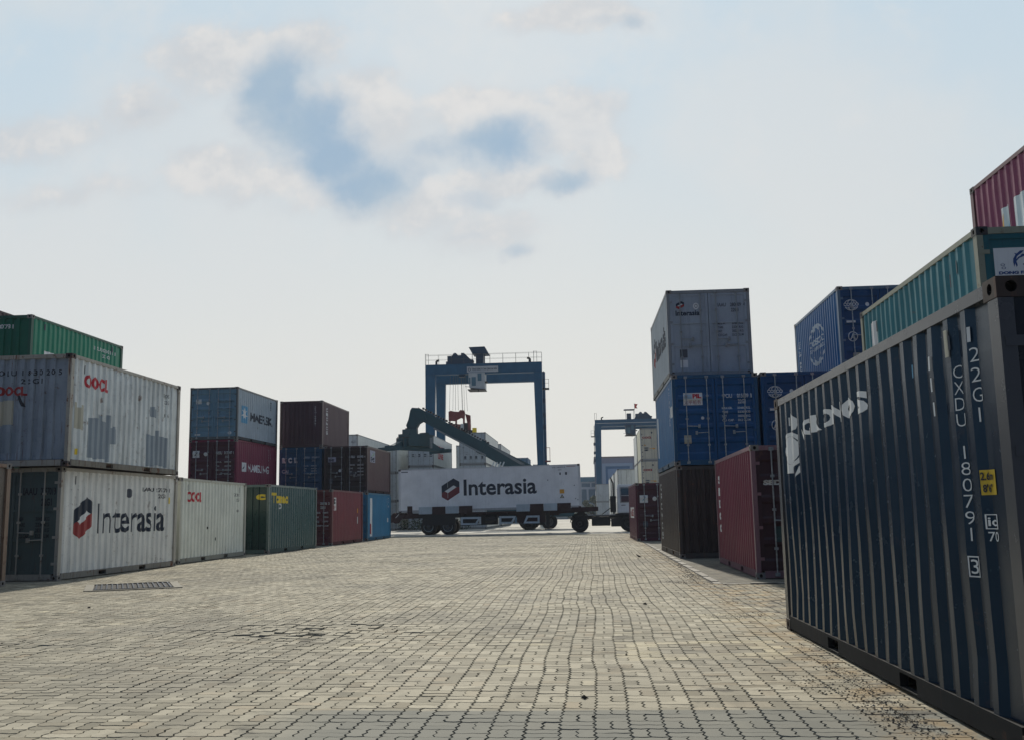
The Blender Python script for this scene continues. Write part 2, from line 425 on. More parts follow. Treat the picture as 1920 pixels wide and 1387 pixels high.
    def wall(s, face):
        cr = s.ps if face in 'RL' else s.pe; rows = s.rows(); g = s.dents[face]
        vs = []; fs = []
        for i, (a, d) in enumerate(cr):
            for j, z in enumerate(rows): vs.append(s.P(face, a, z, 0, d+g[i][j]))
        nr = len(rows)
        for i in range(len(cr)-1):
            for j in range(nr-1): fs.append((i*nr+j, (i+1)*nr+j, (i+1)*nr+j+1, i*nr+j+1))
        me = bpy.data.meshes.new('side_panel'); me.from_pydata(vs, [], fs); me.materials.append(s.mat); me.update()
        return link('side_panel' if face in 'RL' else 'end_panel', me, s.root)
    def build_frame(s, castcol, detail):
        L, W, H = s.L, s.W, s.H; mb = MB()
        br = s.brail
        for sx in (-1, 1):
            for sy in (-1, 1):
                x0, x1 = sorted((sx*W/2, sx*(W/2-.09))); y0, y1 = sorted((sy*(L/2-.004), sy*(L/2-.135)))
                mb.box((x0+(.004 if sx < 0 else 0), y0, .118), (x1-(.004 if sx > 0 else 0), y1, H-.118))
            x0, x1 = sorted((sx*(W/2-.003), sx*(W/2-.065)))
            mb.box((x0, -L/2+.178, H-.088), (x1, L/2-.178, H-.012))      # top rail
            # bottom rail broken by fork pockets
            yb = L/2-.178
            segs = [(-yb, -1.21), (-.85, .85), (1.21, yb)] if (s.L < 7 and s.kind == 'dry') else [(-yb, yb)]
            for a, b in segs: mb.box((x0, a, .022), (x1, b, .160), 2)
            if len(segs) > 1:
                for yc in (-1.03, 1.03):
                    mb.box((x0, yc-.18, .136), (x1, yc+.18, .160), 2); mb.box((x0, yc-.18, .022), (x1, yc+.18, .034), 2)
                    xx0, xx1 = sorted((sx*(W/2-.20), sx*(W/2-.22)))
                    mb.box((xx0, yc-.18, .034), (xx1, yc+.18, .100), 1)
        for sy in (-1, 1):
            y0, y1 = sorted((sy*(L/2-.003), sy*(L/2-.065)))
            mb.box((-W/2+.162, y0, H-.105), (W/2-.162, y1, H-.012)); mb.box((-W/2+.162, y0, .015), (W/2-.162, y1, .150))
        s.frame = mb.build('frame', [s.fm, DARK, br], s.root)
        cm = casting_mesh(paint('casting_paint_%02d' % _cc[0], castcol or tuple(c*.7 for c in (s.fm and (.30,.28,.26))), .6, .8, .5, .3, seed=_cc[0]), _cc[0])
        for sx in (-1, 1):
            for sy in (-1, 1):
                for top in (0, 1):
                    o = link('corner_casting', cm, s.frame, (sx*W/2*1.0, sy*L/2, (H-.118+.003) if top else 0))
                    o.scale = (sx, -sy, 1)
    def build_doors(s, face, style):
        L, W, H = s.L, s.W, s.H; sg = -1 if face == 'E' else 1
        def Q(x, d, z): return (x if face == 'E' else -x, sg*(L/2-d), z)
        z0, z1 = .155, H-.11
        s.door_style = style
        if style == 'ribbed':
            zs = [z0, z0+.14]; ds = [.022, .022]
            nrib = 5; span = (z1-.14-(z0+.14)); per = span/nrib
            for k in range(nrib):
                a = z0+.14+k*per; zs += [a+.04, a+.09, a+per-.09, a+per-.04]; ds += [.022, .052, .052, .022]
            zs += [z1]; ds += [.022]
        else: zs = [z0, z1]; ds = [.03, .03]
        s.dprof = list(zip(zs, ds)); s.doorface = face
        for k, (xa, xb) in enumerate(((-W/2+.095, -.008), (.008, W/2-.095))):
            mb = MB(); m_ = .075
            # panel
            for (za, da), (zb, db) in zip(s.dprof, s.dprof[1:]):
                mb.face([Q(xa+m_, da, za), Q(xb-m_, da, za), Q(xb-m_, db, zb), Q(xa+m_, db, zb)])
            # closing edge frames (proud)
            def bx(x0, d0, za, x1, d1, zb):
                a = Q(x0, d0, za); b = Q(x1, d1, zb)
                mb.box(tuple(min(p, q) for p, q in zip(a, b)), tuple(max(p, q) for p, q in zip(a, b)))
            bx(xa, .012, z0, xa+m_, .062, z1); bx(xb-m_, .012, z0, xb, .062, z1)
            bx(xa+m_, .013, z0, xb-m_, .062, z0+.07); bx(xa+m_, .013, z1-.07, xb-m_, .062, z1)
            if style == 'flat':
                for zz in (.62, .33):
                    zc = z0+(z1-z0)*zz; bx(xa+m_, .010, zc-.028, xb-m_, .029, zc+.028)
            d = mb.build('door', s.dm, s.root, recalc=True); s.doors[(face, k)] = d
            # lock rods
            for x in (() if s.norods else ((xa+.30, xb-.22) if k == 0 else (xa+.22, xb-.30))):
                r = MB(); r.tube(Q(x, -.018, .07), Q(x, -.018, H-.05), .016, 6)
                def cb(x0, d0, za, x1, d1, zb, mb=r):
                    a = Q(x0, d0, za); b = Q(x1, d1, zb)
                    mb.box(tuple(min(p, q) for p, q in zip(a, b)), tuple(max(p, q) for p, q in zip(a, b)))
                for zz in (.05, H-.115): cb(x-.045, -.036, zz, x+.045, .012, zz+.065)
                for zz in (.55, 1.30, 1.95): cb(x-.035, -.036, zz, x+.035, .012, zz+.05)
                r.build('lock_rod', s.rodmat if hasattr(s, 'rodmat') else (GALV if s.kind == 'dry' and style == 'ribbed' else s.fm), d, recalc=True)
            for x, z in () if s.norods else (((xa+.30, 1.12), (xb-.22, .93)) if k == 0 else ((xa+.22, 1.10), (xb-.30, .93))):
                r = MB(); dr = 1 if k == 0 else 1
                xe = x+.34 if x+.34 < xb else x-.34
                r.tube(Q(x, -.045, z), Q(xe, -.05, z-.015), .013, 6)
                a = Q(xe-.03, -.06, z-.06); b = Q(xe+.03, .012, z+.04)
                r.box(tuple(min(p, q) for p, q in zip(a, b)), tuple(max(p, q) for p, q in zip(a, b)))
                r.build('handle', GALV if style == 'ribbed' else s.fm, d)
            xh = xa if k == 0 else xb
            for zz in (.35, .95, 1.6, 2.2):
                hb = MB(); a = Q(xh-.07, -.002, zz); b = Q(xh+.07, .011, zz+.06)
                hb.box(tuple(min(p, q) for p, q in zip(a, b)), tuple(max(p, q) for p, q in zip(a, b))); hb.build('hinge', s.fm, d)
        mb = MB(); a = Q(-W/2+.09, .07, .15); b = Q(W/2-.09, .08, H-.1)
        mb.box(tuple(min(p, q) for p, q in zip(a, b)), tuple(max(p, q) for p, q in zip(a, b))); mb.build('door_gasket', DARK, s.root)
    def mark(s, face, geo, box, mat, name='lettering', off=.004, bold=0.0, spacing=1.0):
        if isinstance(geo, str): geo = text_geo(geo, bold, spacing)
        a0, t0, w_, h_ = box
        rows = s.rows()
        if (face, 0) in s.doors:
            k = 0 if a0+w_/2 < s.W/2 else 1
            par = s.doors[(face, k)]; cuts = [z for z, d in s.dprof]; prof = s.dprof
            x1, x2 = (.17, s.W/2-.083) if k == 0 else (s.W/2+.083, s.W-.17)
            def mf(a, t, o):
                d = interp(prof, t) if x1 <= a <= x2 else .012
                x = -s.W/2+a; y = s.L/2-d+o+.001
                return (x, -y, t) if face == 'E' else (-x, y, t)
            return decal(name, geo, box, mat, par, mf, [x1, x1-.003, x2, x2+.003], cuts, off)
        cr = s.ps if face in 'RL' else s.pe
        return decal(name, geo, box, mat, s.parts[face], lambda a, t, o: s.P(face, a, t, o, s.depth(face, a, t)), [c[0] for c in cr], rows, off)
    def hexlogo(s, face, a, t, w_, h_, slot=None):
        s.mark(face, HEX_NAVY, (a, t, w_, h_), NAVY, 'logo'); s.mark(face, HEX_RED, (a, t, w_, h_), DREDM, 'logo'); s.mark(face, HEX_SLOT, (a, t, w_, h_), WHITEB, 'logo')
    def table(s, face, a, t, mat, w_=.78, labels=('MAX.GR.','TARE','NET','CU. CAP.'), h=.055, pitch=.115):
        for i, l_ in enumerate(labels):
            s.mark(face, l_, (a, t-i*pitch, w_*.40*len(l_)/8, h), mat, bold=.02)
            s.mark(face, ('30480 KG','2230 KG','28250 KG','33.2 CU.M')[i % 4], (a+w_*.52, t-i*pitch, w_*.42, h), mat, bold=.02)
    def column(s, face, txt, a, t, w_, h, pitch, mat, bold=.02):
        for i, ch in enumerate(txt):
            if ch != ' ': s.mark(face, ch, (a+(w_*.4 if ch in '1I' else 0), t-i*pitch, w_ if ch not in '1I' else w_*.16, h), mat, bold=bold)

# ------------------------------------------------------------------ ground, paving, road
import numpy as np
def undul(x, y):
    k = min(1.0, max(0.0, (x+11.9)/2.0))*min(1.0, max(0.0, (1.9-x)/1.5))
    k *= min(1.0, max(0.0, (sqrt((x+9.36)**2+(y-19.5)**2)-1.3)/1.5))
    return k*(.016*noise.noise(Vector((x*.35, y*.35, 3)))+.006*noise.noise(Vector((x*1.3, y*1.3, 9))))-.001
def ground_mat():
    mt = bpy.data.materials.new('concrete_ground'); mt.use_nodes = True; n = Nd(mt.node_tree); b = bsdf(mt)
    oc = n.new('ShaderNodeTexCoord').outputs['Object']
    a = n.noise(oc, .12, 5, .6); f = n.noise(oc, 3.0, 6, .65); g = n.noise(n.mapping(oc, (0,0,0), (.06,1,1)), 1.4, 4, .6)
    c = n.mix(n.step(a, .35, .65), (.26,.25,.225), (.38,.365,.325))
    c = n.mix(n.mul(n.step(f, .5, .75), .4), c, (.17,.165,.15)); c = n.mix(n.mul(n.step(g, .5, .7), .45), c, (.20,.195,.18))
    n.put(b.inputs['Base Color'], c); b.inputs['Roughness'].default_value = .85; b.inputs['Specular IOR Level'].default_value = .2
    bp = n.new('ShaderNodeBump'); bp.inputs['Strength'].default_value = .2; n.put(bp.inputs['Height'], f); n.l.new(bp.outputs[0], b.inputs['Normal'])
    return mt
GM = ground_mat()
mb = MB(); mb.face([(-900,-60,-.05),(900,-60,-.05),(900,1800,-.05),(-900,1800,-.05)]); tag(mb.build('ground', GM, recalc=False), kind='structure')
mb = MB(); mb.face([(-400,61.25,-.004),(400,61.25,-.004),(400,900,-.004),(-400,900,-.004)]); tag(mb.build('road', GM, recalc=False), kind='structure')
KERB = plain('kerb_concrete', (.27,.26,.235), .8, 0, .35, 3)
mb = MB()
for k in range(70):
    x = -45+k*1.0
    mb.box((x, 61.0, -.05), (x+.985, 61.22, .012+.004*((k*7) % 3)))
tag(mb.build('kerb', KERB), kind='structure')

def paver_mat():
    mt = bpy.data.materials.new('concrete_pavers'); mt.use_nodes = True; n = Nd(mt.node_tree); b = bsdf(mt)
    at = n.new('ShaderNodeAttribute', attribute_name='tone'); tone = n.xyz(at.outputs['Color'])
    oc = n.new('ShaderNodeTexCoord').outputs['Object']; X, Y, Z = n.xyz(oc)[:3]
    c = n.mix(tone[0], (.195,.178,.135), (.390,.355,.275))
    c = n.mix(n.mul(tone[1], .85), c, (.52,.46,.32)); c = n.mix(n.mul(tone[2], .6), c, (.27,.20,.125))
    a = n.noise(oc, .30, 5, .6); f = n.noise(oc, 5.0, 6, .7); g = n.noise(oc, 70.0, 3, .6)
    c = n.mix(n.mul(n.step(a, .42, .66), .5), c, (.150,.142,.122)); c = n.mix(n.mul(n.step(n.noise(n.mapping(oc, (7,1,0), (1.2,.35,1)), 1.0, 6, .68), .52, .68), .38), c, (.105,.10,.085))
    c = n.mix(n.mul(n.step(f, .52, .70), .45), c, (.09,.084,.070))
    c = n.mix(n.mul(n.step(n.noise(n.mapping(oc, (11,4,0)), 1.3, 5, .6), .63, .70), .6), c, (.050,.047,.042))
    c = n.mix(n.mul(n.step(g, .5, .8), .35), c, (.13,.125,.11))
    # greyer tone over the first courses, fading out towards the left
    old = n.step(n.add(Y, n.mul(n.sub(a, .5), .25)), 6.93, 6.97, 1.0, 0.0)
    bandm = n.mul(old, n.step(X, -2.6, -1.6))
    c = n.mix(n.mul(bandm, .80), c, (.150,.153,.138))
    # soil and rust-coloured dust gathered along the right-hand containers
    ed = n.mul(n.step(n.add(X, n.mul(n.sub(n.noise(oc, 1.1, 4, .6), .5), 1.6)), 1.35, 2.2), n.step(n.noise(oc, 2.4, 5, .65), .42, .62))
    c = n.mix(n.mul(ed, .6), c, (.30,.205,.10))
    ed2 = n.mul(n.step(n.add(X, n.mul(n.sub(a, .5), .8)), 1.6, 2.3), n.step(n.noise(n.mapping(oc, (3,3,3)), 3.6, 6, .7), .5, .62))
    c = n.mix(n.mul(ed2, .8), c, (.055,.05,.045))
    n.put(b.inputs['Base Color'], c); b.inputs['Roughness'].default_value = .85; b.inputs['Specular IOR Level'].default_value = .10
    bp = n.new('ShaderNodeBump'); bp.inputs['Strength'].default_value = .35; bp.inputs['Distance'].default_value = .006
    n.put(bp.inputs['Height'], n.add(g, f)); n.l.new(bp.outputs[0], b.inputs['Normal'])
    return mt
SAND = plain('joint_sand', (.060,.052,.040), .95, 0, .4, 30)
def lf(x, y): return .055*noise.noise(Vector((x*.16, y*.30, 1.5)))+.022*noise.noise(Vector((x*.5, y*1.1, 7.7)))
def build_pavers():
    Bk = .22; g = .0012
    V = []; Fc = []; tone = []
    rnd = random.Random(4)
    def right_lim(y): return 2.30 if y > 18.35 else (4.2 if y > 11.0 else 3.2)
    def left_lim(y): return max(-13.4, -(.85*y+3.0))
    colgap = {}
    j0, j1 = int(2.6/Bk), int(60.95/Bk)
    st = .055
    for j in range(j0, j1):
        y0 = j*Bk
        i0 = int(floor(left_lim(y0)/Bk)); i1 = int(floor(right_lim(y0)/Bk))
        far = y0 > 30
        for i in range(i0, i1):
            x0 = i*Bk
            for h in (0, 1):
                if (i+j) % 2 == 0: ax, ay, bx, by = x0, y0+h*.11, x0+.22, y0+h*.11+.11
                else: ax, ay, bx, by = x0+h*.11, y0, x0+h*.11+.11, y0+.22
                nx = int(round((bx-ax)/st)); ny = int(round((by-ay)/st))
                out = [(ax+k*st, ay) for k in range(nx)]+[(bx, ay+k*st) for k in range(ny)]+[(bx-k*st, by) for k in range(nx)]+[(ax, by-k*st) for k in range(ny)]
                cx, cy = (ax+bx)/2, (ay+by)/2
                cz = undul(cx, cy)
                brk = math.exp(-((cx+3.4)/1.1)**2-((cy-11.6)/.8)**2)+.7*math.exp(-((cx+6.5)/.7)**2-((cy-10.6)/.35)**2)
                dz = rnd.gauss(0, .0012+.006*brk); tx = rnd.gauss(0, .006+.03*brk); ty = rnd.gauss(0, .006+.04*brk)
                gp = g+abs(rnd.gauss(0, .0012))+(.004 if rnd.random() < .04 else 0)+.004*brk*rnd.random()
                jx = rnd.gauss(0, .0012+.004*brk); jy = rnd.gauss(0, .0012+.004*brk)
                wob = lf(cx, cy)
                k0 = len(V)
                for ring, ins, zz in ((0, gp, -.014), (1, gp+.0035, 0.0)):
                    for (x, y) in out:
                        sx = 1 if abs(x-ax) < 1e-6 else (-1 if abs(x-bx) < 1e-6 else 0)
                        sy = 1 if abs(y-ay) < 1e-6 else (-1 if abs(y-by) < 1e-6 else 0)
                        # column joints (full block edges) stand wider open
                        exx = .0012 if (abs((x/Bk)-round(x/Bk)) < 1e-4 and sx) else 0
                        tri = .0095*(1 if int(round(y/st)) % 2 == 0 else -1); tri2 = .0055*(1 if int(round(x/st)) % 2 == 0 else -1)
                        px = x+sx*(ins+exx)+tri+wob+jx; py = y+sy*ins+tri2+jy
                        V.append((px, py, cz+zz+dz+(tx*(x-cx)+ty*(y-cy) if ring else 0)))
                m_ = len(out)
                for q in range(m_): Fc.append((k0+q, k0+(q+1) % m_, k0+m_+(q+1) % m_, k0+m_+q))
                Fc.append(tuple(range(k0+m_, k0+2*m_)))
                t = min(1, max(0, rnd.gauss(.56, .27))); yl = 0.0
                if rnd.random() < .035: t *= .35
                if .30 < cx < 1.85 and 9.35 < cy < 10.6 and not (.55 < cx < 1.6 and 9.65 < cy < 10.3): yl = rnd.uniform(.5, .95)
                if 1.3 < cx < 2.3 and 12 < cy < 13.2: yl = max(yl, rnd.uniform(0, .6))
                if -.1 < cx < .95 and 15.2 < cy < 15.6: yl = max(yl, rnd.uniform(.2, .6))
                if rnd.random() < .012: yl = rnd.uniform(.3, .7)
                tone += [(t, yl, max(0, rnd.gauss(-.25, .35)))]*(m_+1)
    me = bpy.data.meshes.new('paving'); me.from_pydata(V, [], Fc)
    at = me.attributes.new('tone', 'FLOAT_COLOR', 'FACE')
    arr = np.ones((len(tone), 4), dtype=np.float32); arr[:, :3] = np.array(tone, dtype=np.float32)
    at.data.foreach_set('color', arr.ravel())
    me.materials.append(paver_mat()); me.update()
    tag(link('paving', me), kind='structure')
    # bedding sand under the bricks, seen in the joints
    vs = []; fs = []; xs = [-14+.5*k for k in range(38)]; ys = [2+.5*k for k in range(118)]
    for y in ys:
        for x in xs: vs.append((x, y, undul(x, y)-.011))
    nx = len(xs)
    for b_ in range(len(ys)-1):
        for a_ in range(nx-1):
            q = b_*nx+a_; fs.append((q, q+1, q+nx+1, q+nx))
    me = bpy.data.meshes.new('bedding_sand'); me.from_pydata(vs, [], fs); me.materials.append(SAND); me.update()
    tag(link('bedding_sand', me), kind='structure')
build_pavers()
# yard surface under and behind the container blocks
YM = plain('worn_yard_concrete', (.20,.187,.158), .9, 0, .5, 1.2, .08)
mb = MB()
mb.face([(-60,-40,-.03),(-13.9,-40,-.03),(-13.9,61,-.03),(-60,61,-.03)]); mb.face([(-13.9,-40,-.03),(40,-40,-.03),(40,2.8,-.03),(-13.9,2.8,-.03)])
tag(mb.build('yard_surface', YM, recalc=False), kind='structure')
mb = MB(); mb.face([(3.0,2.8,-.006),(40,2.8,-.006),(40,18.3,-.006),(3.0,18.3,-.006)]); tag(mb.build('side_yard', YM, recalc=False), kind='structure')
# raised stacking pad on the right with its stone edge
def pad_mat():
    mt = bpy.data.materials.new('stacking_pad_paving'); mt.use_nodes = True; n = Nd(mt.node_tree); b = bsdf(mt)
    oc = n.new('ShaderNodeTexCoord').outputs['Object']
    br = n.new('ShaderNodeTexBrick'); n.l.new(n.mapping(oc, (0,0,0), (1,1,1)), br.inputs[0])
    br.inputs['Scale'].default_value = 2.2; br.inputs['Mortar Size'].default_value = .012; br.inputs['Color1'].default_value = (.20,.187,.155,1); br.inputs['Color2'].default_value = (.13,.125,.108,1); br.inputs['Mortar'].default_value = (.07,.06,.05,1)
    f = n.noise(oc, 1.3, 6, .7); g = n.noise(n.mapping(oc, (8,3,0)), 3.5, 6, .7)
    c = n.mix(n.mul(n.step(f, .48, .64), .75), br.outputs[0], (.085,.08,.07)); c = n.mix(n.mul(n.step(g, .55, .7), .5), c, (.33,.23,.12))
    n.put(b.inputs['Base Color'], c); b.inputs['Roughness'].default_value = .9; b.inputs['Specular IOR Level'].default_value = .08
    bp = n.new('ShaderNodeBump'); bp.inputs['Strength'].default_value = .5; bp.inputs['Distance'].default_value = .01; n.put(bp.inputs['Height'], f); n.l.new(bp.outputs[0], b.inputs['Normal'])
    return mt
mb = MB(); mb.box((2.36, 18.42, -.06), (40, 60.9, .001)); tag(mb.build('stacking_pad', pad_mat()), kind='structure')
mb = MB()
for k in range(85):
    y = 18.40+k*.5; mb.box((2.22, y, -.05), (2.352, y+.488, .006+.006*((k*5) % 3)))
for k in range(24):
    x = 2.36+k*.5; mb.box((x, 18.27, -.05), (x+.488, 18.415, .010+.005*((k*5) % 3)))
tag(mb.build('edging_stones', plain('edging_stone', (.20,.185,.16), .85, 0, .5, 6)), kind='structure')

# loose gravel and soil swept against the right-hand containers
def debris():
    rnd = random.Random(11); mb = MB()
    cl = [(2.02,8.2,.07,.9,700),(1.90,7.0,.10,.35,500),(1.98,6.4,.10,.3,300),(1.7,7.9,.12,.25,160),(1.95,12.9,.35,.16,420),(2.5,13.2,.4,.14,300),(2.5,14.6,.5,.10,260),(2.1,16.5,.10,1.0,200),(1.70,18.9,.22,.22,420),(2.0,20.4,.12,.6,300),(2.12,22.5,.07,2.0,420),(2.14,27,.08,3.5,420),(2.12,34,.08,5.0,300),(2.1,45,.08,6.0,200),(-3.4,11.6,.7,.5,50),(-.5,12,5,6,160),(-4,25,5,9,200)]
    for cx, cy, sx, sy, n_ in cl:
        for _ in range(n_):
            x = rnd.gauss(cx, sx); y = rnd.gauss(cy, sy)
            if y < 5 or x > (2.2 if y < 18.3 else 3.1) or x < -11.8: continue
            r = min(.014, abs(rnd.gauss(.002, .003))+.0018)*(1.5 if cy > 20 else 1)
            z = undul(x, y)+.001
            a = rnd.random()*6.28; p = []
            for q in range(5): p.append((x+r*1.3*cos(a+q*1.257)*rnd.uniform(.6,1.1), y+r*cos(0)*sin(a+q*1.257)*rnd.uniform(.6,1.1), z))
            top = (x, y, z+r*rnd.uniform(.5,.9))
            k = rnd.choice((0,0,0,1,2))
            for q in range(5): mb.face([p[q], p[(q+1) % 5], top], k)
    o = mb.build('gravel', [plain('dark_gravel', (.045,.042,.04), .9, 0, .4, 40), plain('grey_gravel', (.20,.19,.17), .9, 0, .4, 40), plain('ochre_gravel', (.22,.15,.08), .9, 0, .4, 40)], recalc=False)
    tag(o, 'scattered dark gravel and soil crumbs along the foot of the right-hand containers', 'gravel', kind='stuff')
debris()
# drain grate set in the paving on the left
g = thing('drain_grate', 'steel bar drain grate in a concrete surround, left of the lane', 'drain grate', (-9.32, 19.55, .006), radians(26.5))
mb = MB()
for a, b in (((-.90,-.96,0),(.90,-.84,.010)),((-.90,.84,0),(.90,.96,.010)),((-.90,-.84,0),(-.74,.84,.012)),((.74,-.84,0),(.90,.84,.012))): mb.box(a, b)
mb.build('surround', plain('grate_concrete', (.19,.175,.14), .85, 0, .3, 8), g)
mb = MB(); mb.box((-.74,-.84,.0), (.74,.84,.004)); mb.build('pit_shade', DARK, g)  # flat black sheet painted as the shade below the bars
mb = MB()
for k in range(15):
    x = -.69+k*.0985; mb.box((x-.014, -.80, .0045), (x+.014, .80, .022))
for y in (-.835, .805): mb.box((-.74, y, .0045), (.74, y+.03, .0215))
mb.build('bars', plain('grate_steel', (.055,.07,.10), .35, .5, .3, 10), g)

# ------------------------------------------------------------------ the containers
C = Container
WB = (.74,.745,.70)      # sun-bleached white paint
GL = 'containers lining the left side of the lane'
GR = 'containers lining the right side of the lane'
GH = 'containers hidden low in the stacks'
# --- left row, ground level
c = C('rusty dark container whose end just shows at the left picture edge, on the ground', (.13,.11,.09), -12.45, 14.15, 0, group=GL, rust=.8, near='wall', far='wall', frame=(.25,.17,.12))
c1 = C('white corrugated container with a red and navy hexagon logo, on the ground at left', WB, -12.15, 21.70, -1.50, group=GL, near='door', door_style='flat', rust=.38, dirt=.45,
       frame=(.40,.38,.33), doorcol=(.085,.125,.125), dent=.010)  # white doors coloured dark, with the shade of the narrow gap painted in
c1.hexlogo('R', .62, .90, .86, 1.02)
c1.mark('R', 'Interasia', (1.68, 1.02, 3.62, .74), NAVY, 'lettering', bold=.012)
c1.mark('R', 'IAAU 275701', (4.0, 2.10, 1.55, .11), BLACK, bold=.02); c1.mark('R', '22G1', (4.9, 1.93, .42, .11), BLACK, bold=.02)
c1.mark('R', RECT, (5.50, 1.78, .10, .18), YEL, 'height_label'); c1.mark('R', disc_geo(), (3.10, 1.92, .28, .24), GREYD, 'stain')
c1.mark('E', 'IAAU', (1.50, 1.95, .34, .17), BLACK, bold=.03); c1.mark('E', '275701', (1.93, 1.95, .30, .17), BLACK, bold=.03); c1.mark('E', '3', (2.26, 1.95, .05, .17), BLACK, bold=.03)
c1.mark('E', '22G1', (1.95, 1.70, .26, .17), BLACK, bold=.03); c1.table('E', 1.42, 1.36, BLACK, .80, ('MGW','TARE','NET','CU.CAP.'), .09, .13)
c2 = C('pale white container with red letters, on the ground behind the hexagon-logo box', (.70,.725,.64), -12.32, 28.72, 1.2, group=GL, rust=.22, dirt=.3, frame=(.42,.42,.36))
c2.mark('R', 'OOCL', (.58, 1.86, 1.22, .32), REDM, 'logo', bold=.045); c2.mark('R', '2 05', (4.85, 2.10, .5, .10), BLACK); c2.mark('R', '22G1', (5.0, 1.92, .3, .10), BLACK)
c2.mark('R', '30.480', (5.05, 1.55, .22, .09), BLACK); c2.mark('R', disc_geo(), (2.3, 1.0, .12, .09), DARK, 'hole_patch'); c2.mark('R', disc_geo(), (3.0, .62, .14, .11), DARK, 'hole_patch')
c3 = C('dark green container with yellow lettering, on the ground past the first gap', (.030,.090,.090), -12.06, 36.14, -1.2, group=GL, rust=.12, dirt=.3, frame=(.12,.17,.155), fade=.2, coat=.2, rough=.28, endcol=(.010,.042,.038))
c3.mark('R', 'Tonac', (.36, 1.88, 1.85, .40), YEL, 'logo', bold=.06); c3.mark('R', 'D', (1.12, 1.66, .32, .22), WHITE, bold=.06)
c3.mark('E', 'c', (1.92, 2.0, .36, .22), YEL, 'logo', bold=.06)
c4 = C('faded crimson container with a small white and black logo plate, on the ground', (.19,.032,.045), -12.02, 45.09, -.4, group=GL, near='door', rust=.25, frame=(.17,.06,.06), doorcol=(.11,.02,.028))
c4.mark('R', RECT, (.30, 1.62, .46, .60), WHITEB, 'logo'); c4.mark('R', 'D', (.36, 1.92, .34, .24), BLACK, 'logo', off=.007, bold=.1); c4.mark('R', 'B', (.42, 1.67, .2, .16), DREDM, 'logo', off=.007)
c4.mark('E', '250156', (1.86, 1.88, .32, .12), WHITE, bold=.02); c4.mark('E', '3', (2.24, 1.88, .06, .12), WHITE, bold=.02); c4.mark('E', '22G1', (1.86, 1.70, .24, .12), WHITE, bold=.02); c4.table('E', 1.66, 1.48, WHITE, .62, h=.07, pitch=.2)
c4.mark('R', RECT, (4.9, 1.5, .05, .22), ORANGE, 'label_strip'); c4.mark('R', RECT, (4.9, .95, .05, .35), WHITE, 'label_strip')
c5 = C('bright blue container with a tall white stripe, on the ground under a maroon one', (.012,.17,.33), -12.03, 52.47, -.3, group=GL, near='door', rust=.12, dirt=.2, frame=(.045,.17,.27))
c5.mark('R', RECT, (.62, .22, .48, 2.08), WHITEB, 'stripe'); c5.mark('R', poly_geo([(0,.55),(1,.45),(1,.0),(0,.08)]), (.62, .30, .24, 1.25), DREDM, 'stripe', off=.007)
c5.mark('R', RECT, (5.05, .95, .40, .24), WHITE, 'label_plate'); c5.column('R', '22G1', 4.95, 2.15, .16, .13, .16, WHITE); c5.column('R', 'PCIU', 5.35, 2.25, .14, .12, .15, WHITE)
# --- left row, second level
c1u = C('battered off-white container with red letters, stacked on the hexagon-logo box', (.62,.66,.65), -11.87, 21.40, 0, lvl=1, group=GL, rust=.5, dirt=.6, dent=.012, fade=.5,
        frame=(.36,.34,.29), castcol=(.06,.05,.05), endcol=(.27,.32,.37))  # same paint as the sides; the end is darkened as its shade
c1u.mark('R', 'OOCL', (.66, 1.88, 1.16, .32), REDM, 'logo', bold=.05)
c1u.mark('R', ragged(5, 1), (.92, .18, 1.10, 1.22), PATCHG, 'repair_patch'); c1u.mark('R', ragged(3, 2), (.22, .85, .46, .65), PATCHY, 'repair_patch', off=.003); c1u.mark('R', ragged(3, 3), (2.02, .62, .30, .5), PATCHG, 'repair_patch', off=.003)
c1u.mark('R', ragged(5, 4), (4.05, .18, 1.28, 1.02), PATCHG, 'repair_patch'); c1u.mark('R', ragged(3, 5), (4.15, 1.52, .45, .30), PATCHG, 'repair_patch')
c1u.mark('R', RECT, (.30, .28, .16, .14), YEL, 'label_plate'); c1u.mark('R', '5 205', (4.95, 2.15, .35, .10), BLACK); c1u.mark('R', '22G1', (5.1, 1.97, .25, .10), BLACK); c1u.mark('R', '8 6', (5.1, 1.6, .2, .10), BLACK)
c1u.mark('E', 'OOLU', (.50, 2.10, .58, .13), BLACK, spacing=1.5, bold=.02); c1u.mark('E', '1830205', (1.24, 2.10, .94, .13), BLACK, spacing=1.6, bold=.02); c1u.mark('E', '22G1', (1.22, 1.91, .52, .12), BLACK, spacing=1.5, bold=.02)
c1u.mark('E', 'OOCL', (.62, 1.64, .74, .22), DREDM, 'logo', bold=.05); c1u.mark('E', poly_geo([(0,.9),(.3,1),(.9,.1),(1,0),(.6,.05)]), (1.12, 1.38, .22, .32), BLACK, 'gash')
c1u.mark('E', ragged(3, 6), (.30, .95, .75, .66), PATCHY, 'repair_patch', off=.003); c1u.mark('E', ragged(3, 7), (.2, .30, 1.0, .62), PATCHG, 'repair_patch', off=.003)
def slats(cn, face, a, t): cn.mark(face, RECT, (a, t, .06, .20), GREYD, 'vent', off=.012)
for cn in (c1u, c1, c2): slats(cn, 'R', .62, 2.20); slats(cn, 'R', 5.3, 2.22)
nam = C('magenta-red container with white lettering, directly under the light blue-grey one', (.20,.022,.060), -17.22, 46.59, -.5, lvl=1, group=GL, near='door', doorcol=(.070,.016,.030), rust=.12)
nam.mark('R', RECT, (.78, 1.04, .62, .46), WHITEB, 'logo'); nam.mark('R', poly_geo([(.1,.1),(.45,.3),(.9,.95),(.6,.75)]), (.84, 1.10, .5, .34), NAVY, 'logo', off=.007)
